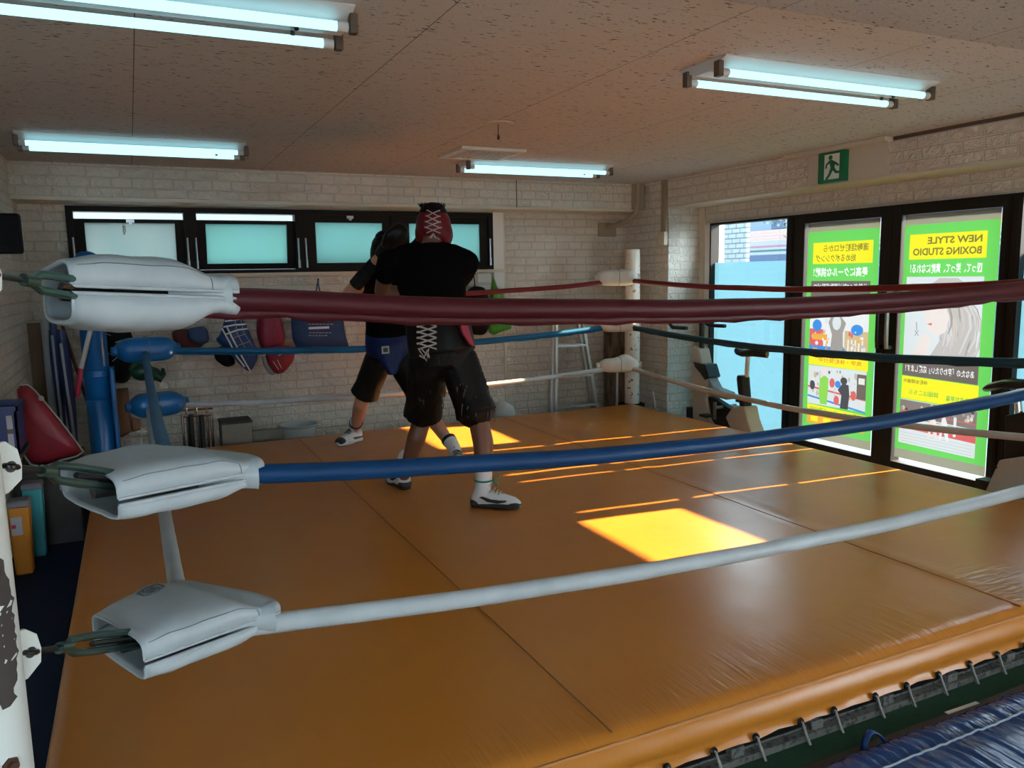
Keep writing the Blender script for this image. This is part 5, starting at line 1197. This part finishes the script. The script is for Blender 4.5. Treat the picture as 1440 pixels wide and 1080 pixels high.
def chain(mb, pts, seg=14):
    """a limb: list of (point, radius); tapered tubes with rounded joints"""
    for p, r in pts: mb.ell(p, r, r, r, 14, 10)
    for (p, r), (q, s_) in zip(pts, pts[1:]): mb.tube([p, V(p).lerp(V(q), .5), q], [r, (r+s_)/2, s_], seg)
    return mb
def torso(mb, secs, side):
    """sections (centre, half width, half depth) stacked along the spine; side = direction from left to right shoulder"""
    rings = []
    for i, (c, a, d) in enumerate(secs):
        c = V(c); n0 = V(secs[max(i-1, 0)][0]); n1 = V(secs[min(i+1, len(secs)-1)][0]); t = (n1-n0).normalized()
        u = V(side); u = (u-t*u.dot(t)).normalized(); w = t.cross(u)
        rg = []
        for k in range(24):
            an = 2*PI*k/24; ca, sa = math.cos(an), math.sin(an)
            rg.append(c + u*(a*math.copysign(abs(ca)**.8, ca)) + w*(d*math.copysign(abs(sa)**.85, sa)))
        rings.append(rg)
    return mb.loft(rings)
def place(mb, org, ang, tilt=0, s=1.0):
    """turn local boot/glove coordinates (x forward, z up) into the world"""
    M = Matrix.Translation(V(org)) @ Matrix.Rotation(ang, 4, 'Z') @ Matrix.Rotation(tilt, 4, 'Y') @ Matrix.Scale(s, 4)
    mb.v = [M @ p for p in mb.v]; return mb
def boot(par, org, ang, lean, laces, mark, side, label, h=.10):
    """ankle boot standing on z=0 of its own frame, heel at x=-.07, toe at x=.21; lean = shin direction"""
    W = V(lean); R = Matrix.Rotation(-ang, 3, 'Z'); L_ = R @ W
    top = V((0, 0, .10)) + L_*h
    b = MB()
    chain(b, [((-.035, 0, .055), .043), ((-.01, 0, .09), .046), (V((0, 0, .10))+L_*h*.4, .048), (top, .052)])
    chain(b, [((-.03, 0, .045), .042), ((.05, .003, .05), .043), ((.11, .004, .040), .042), ((.165, .002, .032), .036), ((.19, 0, .028), .026)])
    b.ell((.10, .012, .03), .07, .046, .025); b.ell((-.03, 0, .03), .045, .038, .03)
    o = baked('boot', place(b, org, ang), 'boot_white', par, .008, 4); 
    if label: o['label'] = label
    prof = [(-.078, 0), (-.07, .028), (-.03, .039), (.03, .036), (.09, .050), (.14, .048), (.18, .036), (.207, .012), (.207, -.012), (.18, -.033), (.14, -.042), (.09, -.042), (.03, -.034), (-.03, -.038), (-.07, -.028)]
    so_ = MB(); so_.loft([[V((x*k, y*k2, z_)) for x, y in prof] for z_, k, k2 in ((0.001, .97, .95), (.008, 1, 1.02), (.022, 1.0, 1.0), (.03, .97, .9))]); obj('sole', place(so_, org, ang), 'boot_black' if mark else 'boot_white', o, bev=.003)
    if mark:
        for sd in (-1, 1):
            m_ = MB(); pts = [(-.015, .068), (.03, .044), (.09, .036), (.135, .045), (.14, .052), (.10, .053), (.05, .057), (.0, .072)]
            m_.prism([V((x, sd*(.049 if x < .12 else .043), z_)) for x, z_ in pts], (0, -sd*.012, 0)); obj('side_mark', place(m_, org, ang), 'boot_black', o, smooth=0)
        obj('heel_bumper', place(MB().ell((-.045, 0, .03), .036, .045, .030), org, ang), 'boot_black', o); obj('toe_bumper', place(MB().ell((.17, 0, .026), .045, .040, .018), org, ang), 'boot_black', o)
    else:
        hb = MB(); hb.ell((.168, 0, .036), .045, .043, .032); hb.prism([(-.05, -.045, .03), (.06, -.048, .03), (.08, -.048, .05), (.04, -.048, .05), (-.05, -.045, .04)], (0, .005, 0)); hb.prism([(-.05, .045, .03), (.06, .048, .03), (.08, .048, .05), (.04, .048, .05), (-.05, .045, .04)], (0, -.005, 0)); obj('toe_cap', place(hb, org, ang), 'boot_black', o)
        cf = MB(); tp = top; cf.tube([tp-L_*.015, tp+L_*.012], [.053, .054], 16); obj('cuff', place(cf, org, ang), 'boot_black', o)
    l = MB()
    for k in range(6):
        t = k/5; c = V((.095, 0, .088)).lerp(V((.045, 0, .115)), min(1, t*1.6)) if t < .6 else V((.045, 0, .10)) + L_*((t-.6)*.18)
        l.tube([c+V((-.006, -.026, -.006)), c+V((.004, 0, .006)), c+V((-.006, .026, -.006))], .0035, 6)
    obj('laces', place(l, org, ang), 'boot_black' if not mark else 'lace_white', o)
    if laces:
        g = MB(); c = V((0, 0, .10))+L_*.055; q = [c + V((math.cos(a)*.050, math.sin(a)*.050, .0)) for a in [2*PI*k/20 for k in range(20)]]; g.tube(q, .0055, 6, closed=True)
        for dy, dz in ((.02, -.03), (-.01, -.035), (.03, .02)): g.tube([c+V((.05, 0, 0)), c+V((.07, dy, dz*.4)), c+V((.075, dy*1.6, dz))], .004, 6)
        obj('tied_lace', place(g, org, ang), 'lace_green', o)
    return o
def glove(par, p, q, m, mark=None):
    """boxing glove from wrist p to knuckles q, with a padded thumb at the side"""
    p, q = V(p), V(q); d = (q-p).normalized(); n = V((0, 0, 1)); n = (n-d*n.dot(d)).normalized(); w = d.cross(n)
    b = MB(); chain(b, [(p, .045), (p+d*.05, .052), (p+d*.11, .066), (p+d*.16, .060)]); b.ell(p+d*.13, .075, .066, .06, 18, 12, (d, w, n)); chain(b, [(p+d*.06+w*.045, .03), (p+d*.12+w*.062+n*.01, .032), (p+d*.155+w*.045+n*.012, .028)])
    o = baked('boxing_glove', b, m, par, .01, 4)
    c = MB(); c.tube([p-d*.05, p-d*.02, p+d*.02], [.042, .047, .050], 16); obj('cuff', c, m, o)
    if mark: 
        mk = MB(); 
        for k in (-1, 0, 1): mk.tube([p+d*(.0)+w*(-.052)+n*(.02*k), p+d*.03+w*(-.054)+n*(.02*k+.012)], .005, 6)
        obj('print_mark', mk, mark, o)
    return o
def hand_fist(mb, p, d, n):
    d, n = V(d).normalized(), V(n); n = (n-d*n.dot(d)).normalized(); w = d.cross(n); p = V(p)
    mb.ell(p+d*.045, .05, .040, .022, 14, 10, (d, w, n))
    for k in range(4):
        r = p+d*.082+w*(.028-.019*k); l_ = (.9, 1, .95, .78)[k]
        chain(mb, [(r, .0095), (r+d*.030*l_-n*.012, .009), (r+d*.022*l_-n*.040, .0085), (r-d*.004-n*.036, .008)])
    chain(mb, [(p+d*.02+w*.034, .012), (p+d*.05+w*.045-n*.016, .011), (p+d*.075+w*.030-n*.034, .010)])
def Y(x, y, d): return at_y(x, y, d)

# ---- boxer seen from behind
pr = thing('person', (1.62, 4.25, CZ), 'boxer in red headgear seen from behind, black shirt and shorts, white boots, leaning forward', 'person')
neck = Y(607, 343, 4.40); shL, shR = Y(548, 369, 4.50), Y(656, 371, 4.24); chest = Y(606, 385, 4.36); waist = Y(612, 440, 4.30); pel = Y(622, 490, 4.26)
hipL, hipR = Y(602, 510, 4.32), Y(646, 512, 4.22); knL, knR = Y(594, 588, 4.52), Y(672, 588, 4.10)
ftL, ftR = at_z(569, 688, CZ), at_z(681, 713, CZ)
ankL, ankR = ftL + V((0, .0, .085)), ftR + V((0, .0, .085)); calfL = knL.lerp(ankL, .32) + V((-.006, -.02, 0)); calfR = knR.lerp(ankR, .32) + V((.008, -.03, 0))
side = (shR-shL).normalized(); fwdA = V((-side.y, side.x, 0)).normalized()
head = Y(610, 318, 4.46); sm_ = [(pel, .165, .115), (pel.lerp(waist, .5), .155, .11), (waist, .150, .105), (waist.lerp(chest, .5), .165, .115), (chest, .185, .12), (chest.lerp(neck, .55), .165, .095), (neck, .06, .06)]
elL, haL = Y(536, 409, 4.62), Y(588, 414, 4.94); elR, haR = Y(640, 402, 4.60), Y(612, 392, 4.90)
b = MB(); torso(b, sm_, side)
chain(b, [(shL, .062), (shL.lerp(elL, .5), .052), (elL, .042), (elL.lerp(haL, .35), .043), (haL, .030)]); chain(b, [(shR, .062), (shR.lerp(elR, .5), .052), (elR, .042), (elR.lerp(haR, .35), .043), (haR, .030)])
hand_fist(b, haL, haL-elL, V((0, 0, 1))); hand_fist(b, haR, haR-elR, V((0, 0, 1)))
chain(b, [(hipL, .10), (hipL.lerp(knL, .5), .082), (knL, .056), (calfL, .058), (calfL.lerp(ankL, .5), .046), (ankL, .036)]); chain(b, [(hipR, .10), (hipR.lerp(knR, .5), .084), (knR, .058), (calfR, .060), (calfR.lerp(ankR, .5), .047), (ankR, .036)])
chain(b, [(neck-V((0, 0, .03)), .062), (neck.lerp(head, .5), .056)])
A3 = (side, fwdA, V((0, 0, 1))); b.ell(head, .075, .095, .112, 24, 16, A3); b.ell(head+fwdA*.03-V((0, 0, .06)), .055, .06, .05, 18, 12, A3)
chain(b, [(head+fwdA*.095+V((0, 0, .01)), .011), (head+fwdA*.113-V((0, 0, .022)), .016)])
for s_ in (-1, 1): b.ell(head+side*.076*s_-V((0, 0, .01)), .012, .022, .032, 12, 8, A3)
baked('body', b, 'skin_dark', pr, .009, 5)
for s_ in (-1, 1): obj('eye', MB().ell(head+fwdA*.088+side*.032*s_+V((0, 0, .012)), .014, .010, .009, 12, 8, A3), 'eye_white', pr)
obj('mouth', MB().ell(head+fwdA*.097-V((0, 0, .060)), .026, .006, .007, 12, 8, A3), 'lip', pr)
# shirt
b = MB(); torso(b, [(pel.lerp(waist, .15), .172, .125)] + [(c, a*1.08+.012, d*1.08+.016) for c, a, d in sm_[1:5]] + [(chest.lerp(neck, .55), .178, .108), (neck-V((0, 0, .012)), .075, .075)], side)
for sh, el, e_ in ((shL, elL, .32), (shR, elR, .62)): chain(b, [(sh+V((0, 0, .004)), .074), (sh.lerp(el, .35), .072), (sh.lerp(el, e_), .068)])
chain(b, [(neck.lerp(shL, .3)+V((0, 0, -.01)), .060), (neck.lerp(shL, .7), .068)]); chain(b, [(neck.lerp(shR, .25)+V((0, 0, -.012)), .056), (neck.lerp(shR, .6)+V((0, 0, .004)), .066), (neck.lerp(shR, .85)+V((0, 0, .002)), .072)])
baked('shirt', b, 'shirt_black', pr, .011, 6, .006, 9)
# shorts: loose to the knee
b = MB(); torso(b, [(pel-V((0, 0, .10)), .16, .13), (pel, .182, .135), (pel.lerp(waist, .5), .178, .13), (pel.lerp(waist, .72), .170, .122)], side)
for hp, kn in ((hipL, knL), (hipR, knR)): chain(b, [(hp, .116), (hp.lerp(kn, .45), .112), (hp.lerp(kn, .84), .108)]); b.tube([hp.lerp(kn, .70), hp.lerp(kn, .93)], [.108, .120], 24)
sh_ = baked('shorts', b, 'shorts_black', pr, .010, 3, .012, 12)
random.seed(5); b = MB()
for k in range(54):   # pale splashed print on the legs
    c = (hipR if k % 3 else hipL).lerp(knR if k % 3 else knL, .30+.55*random.random()); a = random.uniform(-2.6, -.1); r_ = .114
    p = c + V((math.cos(a)*r_, math.sin(a)*r_, 0)); l_ = .02+.05*random.random(); b.tube([p, p+V((.008*random.uniform(-1, 1), 0, -l_))], [.004, .0015], 5)
obj('shorts_print', b, 'wash_grey', sh_)
# groin protector: back lacing and red side
pb_ = pel.lerp(waist, .45) - fwdA*.135
pg = baked('groin_protector', torso(MB(), [(pel-V((0, 0, .03)), .192, .148), (pel.lerp(waist, .35), .190, .146), (pel.lerp(waist, .85), .182, .138)], side), 'leather_black', pr, .011, 3)
b = MB(); lc = [Y(598+2*s_, 452+8*i, 4.115) for i in range(5) for s_ in (0,)]
for i in range(5):
    y = 451+8*i; a_, c_, d_, e_ = Y(589, y, 4.125), Y(614, y+8, 4.10), Y(614, y, 4.10), Y(589, y+8, 4.125)
    b.tube([a_, c_], .0045, 6); b.tube([d_, e_], .0045, 6); b.tube([a_, a_+V((-.012, 0, 0))], .006, 6)
b.tube([Y(601, 492, 4.11), Y(596, 504, 4.11), Y(590, 500, 4.11)], .004, 6); b.tube([Y(601, 492, 4.11), Y(604, 503, 4.10), Y(592, 490, 4.11)], .004, 6); b.tube([Y(603, 490, 4.105), Y(600, 508, 4.10), Y(588, 490, 4.12)], .0035, 6)
obj('back_lacing', b, 'lace_white', pg)
b = MB(); q = [Y(645, 447, 4.06), Y(656, 449, 4.06), Y(660, 462, 4.05), Y(668, 488, 4.04), Y(660, 484, 4.04), Y(650, 468, 4.05)]; obj('side_panel', b.loft([q, [p+V((.02, .12, 0)) for p in q]]), 'guard_red', pg, bev=.006)
# headgear with lacing down the back, hair on top
b = MB(); b.ell(head+V((0, 0, .005))-fwdA*.004, .102, .118, .115, 28, 18, A3); b.ell(head+side*.07-V((0, 0, .045)), .042, .075, .07, 16, 12, A3); b.ell(head-side*.07-V((0, 0, .045)), .042, .075, .07, 16, 12, A3)
hg = baked('headgear', b, 'headgear_red', pr, .009, 4)
b = MB(); b.ell(head+V((0, 0, .062))+fwdA*.0, .083, .10, .075, 24, 14, A3); random.seed(9)
for k in range(120):
    a = random.uniform(0, 2*PI); r_ = math.sqrt(random.random())*.07; p = head+side*(r_*math.cos(a))+fwdA*(r_*1.2*math.sin(a))+V((0, 0, .105)); b.tube([p, p+V((random.uniform(-.018, .018), random.uniform(-.018, .018), .026))], [.005, .0012], 5)
obj('hair', b, 'hair_black', pr)
b = MB(); cb = head - fwdA*.119
def hp_(u, v): 
    zz = v; u += .024; rr = .121*math.sqrt(max(.05, 1-(zz/.135)**2)); return head - fwdA*(rr*math.sqrt(max(0, 1-(u/.11)**2))) + side*u + V((0, 0, zz+.005))
for i in range(4):
    z0, z1 = .078-.032*i, .078-.032*(i+1); w_ = .030+.003*i
    b.tube([hp_(-w_, z0), hp_(0, (z0+z1)/2), hp_(w_, z1)], .0032, 6); b.tube([hp_(w_, z0), hp_(0, (z0+z1)/2), hp_(-w_, z1)], .0032, 6); b.tube([hp_(-w_-.008, z0), hp_(-w_, z0)], .004, 6); b.tube([hp_(w_+.008, z0), hp_(w_, z0)], .004, 6)
for u_, v_ in ((-.04, -.095), (-.02, -.10), (.012, -.098), (.03, -.085), (-.032, -.078)): b.tube([hp_(0, -.052), hp_(u_*.5, -.075)-fwdA*.006, hp_(u_, v_)-fwdA*.004], .003, 6)
obj('head_lacing', b, 'lace_white', hg)
obj('neck_opening', MB().ell(head-fwdA*.075-V((0, 0, .085))+side*.02, .032, .03, .035, 16, 10, A3), 'skin_dark', hg)
glove(pr, haL, haL+(haL-elL).normalized()*.1, 'glove_black'); glove(pr, haR, haR+(haR-elR).normalized()*.1, 'glove_black')
aR = at_z(735, 716, CZ) - at_z(674, 713, CZ); aR = math.atan2(aR.y, aR.x)
boot(pr, ftR+V((.0, 0, .001)), aR, (calfR-ankR).normalized(), True, True, 1, None, .13)
boot(pr, ftL+V((0, .05, .001)), math.radians(96), (calfL-ankL).normalized(), False, True, 1, None)
for an_, kn_ in ((ankR, calfR),):
    d = (kn_-an_).normalized(); obj('sock', MB().tube([an_+d*.13, an_+d*.17, an_+d*.20], [.052, .054, .052], 18), 'boot_white', pr)

# ---- opponent facing the camera, mostly hidden
po = thing('person', (1.7, 5.6, CZ), 'boxer in black headgear facing the camera, blue groin guard, elbow raised behind the other', 'person')
hd = Y(543, 353, 5.22); nk = Y(550, 378, 5.34); oR, oL = Y(521, 392, 5.42), Y(582, 388, 5.36); ch = Y(549, 412, 5.44); ws = Y(546, 455, 5.55); pv = Y(548, 492, 5.62)
hR, hL = Y(532, 508, 5.66), Y(566, 510, 5.56); kR, kL = Y(507, 568, 5.80), Y(603, 578, 5.42)
fR, fL = at_z(499, 621, CZ), at_z(641, 652, CZ); aR_, aL_ = fR+V((0, 0, .085)), fL+V((0, 0, .085)); cR_, cL_ = kR.lerp(aR_, .3)+V((.01, .025, 0)), kL.lerp(aL_, .3)+V((0, .03, 0))
sd = (oL-oR).normalized(); fo = V((sd.y, -sd.x, 0)).normalized(); A4 = (sd, fo, V((0, 0, 1)))
eR, wR = Y(489, 414, 5.16), Y(541, 352, 4.90); eL, wL = Y(600, 420, 5.14), Y(596, 372, 4.98)
so4 = [(pv, .15, .11), (pv.lerp(ws, .5), .145, .105), (ws, .14, .10), (ch, .165, .115), (ch.lerp(nk, .55), .15, .09), (nk, .055, .055)]
b = MB(); torso(b, so4, sd)
chain(b, [(oR, .056), (oR.lerp(eR, .5), .048), (eR, .040), (eR.lerp(wR, .3), .042), (wR, .029)]); chain(b, [(oL, .056), (oL.lerp(eL, .5), .048), (eL, .040), (eL.lerp(wL, .3), .042), (wL, .029)])
hand_fist(b, wR, wR-eR, V((0, 0, 1))); hand_fist(b, wL, wL-eL, V((0, -1, 0)))
chain(b, [(hR, .095), (hR.lerp(kR, .5), .078), (kR, .053), (cR_, .054), (cR_.lerp(aR_, .5), .043), (aR_, .034)]); chain(b, [(hL, .095), (hL.lerp(kL, .5), .078), (kL, .053), (cL_, .054), (cL_.lerp(aL_, .5), .043), (aL_, .034)])
chain(b, [(nk-V((0, 0, .03)), .055), (nk.lerp(hd, .5), .052)]); b.ell(hd, .073, .092, .108, 24, 16, A4); b.ell(hd+fo*.03-V((0, 0, .06)), .053, .058, .048, 18, 12, A4)
chain(b, [(hd+fo*.092+V((0, 0, .01)), .010), (hd+fo*.110-V((0, 0, .022)), .015)])
for s_ in (-1, 1): b.ell(hd+sd*.074*s_-V((0, 0, .01)), .012, .022, .032, 12, 8, A4)
baked('body', b, 'skin', po, .009, 5)
for s_ in (-1, 1): obj('eye', MB().ell(hd+fo*.086+sd*.032*s_+V((0, 0, .012)), .014, .010, .009, 12, 8, A4), 'eye_white', po)
obj('mouth', MB().ell(hd+fo*.094-V((0, 0, .058)), .026, .006, .007, 12, 8, A4), 'lip', po)
b = MB(); b.ell(hd+V((0, 0, .035)), .098, .112, .088, 26, 16, A4)
for s_ in (-1, 1): b.ell(hd+sd*.074*s_-V((0, 0, .02))+fo*.03, .036, .072, .085, 16, 12, A4)
b.ell(hd+fo*.075+V((0, 0, .075)), .075, .035, .03, 16, 10, A4)
baked('headgear', b, 'leather_black', po, .009, 4)
b = MB(); b.ell(hd+V((0, 0, .095)), .07, .08, .045, 20, 12, A4); obj('hair', b, 'hair_black', po)
b = MB(); torso(b, [(pv.lerp(ws, .1), .158, .122)] + [(c, a*1.08+.01, d*1.08+.014) for c, a, d in so4[1:4]] + [(ch.lerp(nk, .55), .162, .102), (nk-V((0, 0, .012)), .07, .07)], sd)
for sh, el in ((oR, eR), (oL, eL)): chain(b, [(sh, .070), (sh.lerp(el, .45), .064)])
baked('shirt', b, 'shirt_black', po, .011, 6, .006, 9)
b = MB(); torso(b, [(pv-V((0, 0, .09)), .15, .12), (pv, .168, .128), (pv.lerp(ws, .6), .16, .12)], sd)
for hp, kn in ((hR, kR), (hL, kL)): chain(b, [(hp, .106), (hp.lerp(kn, .4), .100), (hp.lerp(kn, .68), .094)]); b.tube([hp.lerp(kn, .5), hp.lerp(kn, .80)], [.094, .108], 24)
baked('shorts', b, 'shorts_black', po, .010, 3, .010, 12)
b = MB(); torso(b, [(pv-V((0, 0, .0)), .176, .140), (pv.lerp(ws, .35), .174, .138), (pv.lerp(ws, .75), .168, .130)], sd)
f0 = pv+fo*.13; b.loft([[f0+sd*x+V((0, 0, z_))+fo*y for x, y, z_ in ((-w_, 0, h_), (-w_*.5, .03, h_), (w_*.5, .03, h_), (w_, 0, h_), (w_*.5, -.05, h_), (-w_*.5, -.05, h_))] for w_, h_ in ((.13, .08), (.12, .0), (.085, -.08), (.05, -.14), (.03, -.17))])
gg = baked('groin_guard', b, 'guard_blue', po, .010, 5)
lb = Y(542, 492, pv.y-.205); obj('white_label', MB().obox(lb, sd*.026, fo*.012, (0, 0, .026)), 'lace_white', gg, smooth=0); obj('label_mark', MB().obox(lb+fo*.002, sd*.016, fo*.012, (0, 0, .015)), 'boot_black', gg, smooth=0)
d = (wR-eR).normalized(); L_ = (wR-eR).length
obj('arm_sleeve', MB().tube([eR+d*L_*.22, eR+d*L_*.4, eR+d*L_*.74], [.0455, .0455, .038], 18), 'sleeve_grey', po)
glove(po, wR, wR+(wR-eR).normalized()*.1, 'glove_black', 'lace_white'); glove(po, wL, wL+(wL-eL).normalized()*.1, 'glove_black')
t = at_z(465, 630, CZ)-at_z(502, 619, CZ); boot(po, fR+V((0, 0, .001)), math.atan2(t.y, t.x), (cR_-aR_).normalized(), False, False, 1, None)
t = at_z(656, 666, CZ)-at_z(640, 648, CZ); boot(po, fL+V((0, 0, .001)), math.atan2(t.y, t.x), (cL_-aL_).normalized(), False, False, 1, None)
# ------------------------------------------------------------------ light and sky
w = bpy.data.worlds.new('world'); sc.world = w; w.use_nodes = True
bg = w.node_tree.nodes['Background']; bg.inputs['Color'].default_value = (.75, .90, 1.0, 1); bg.inputs['Strength'].default_value = 3.0
sd = bpy.data.lights.new('sun', 'SUN'); so = bpy.data.objects.new('sun', sd); COL.objects.link(so)
sd.energy = 8.6; sd.color = (1, .68, .36); sd.angle = math.radians(.6)
so.rotation_euler = V((-1, .085, -.538)).to_track_quat('-Z', 'Y').to_euler(); so.location = (9, 3, 6)
sc.view_settings.view_transform = 'Standard'; sc.view_settings.look = 'None'; sc.view_settings.gamma = 1; sc.view_settings.use_curve_mapping = False
sc.view_settings.exposure = 2.65
sc.cycles.max_bounces = 10; sc.cycles.diffuse_bounces = 6; sc.cycles.transparent_max_bounces = 12; sc.cycles.use_denoising = True
sc.cycles.caustics_reflective = False; sc.cycles.caustics_refractive = False
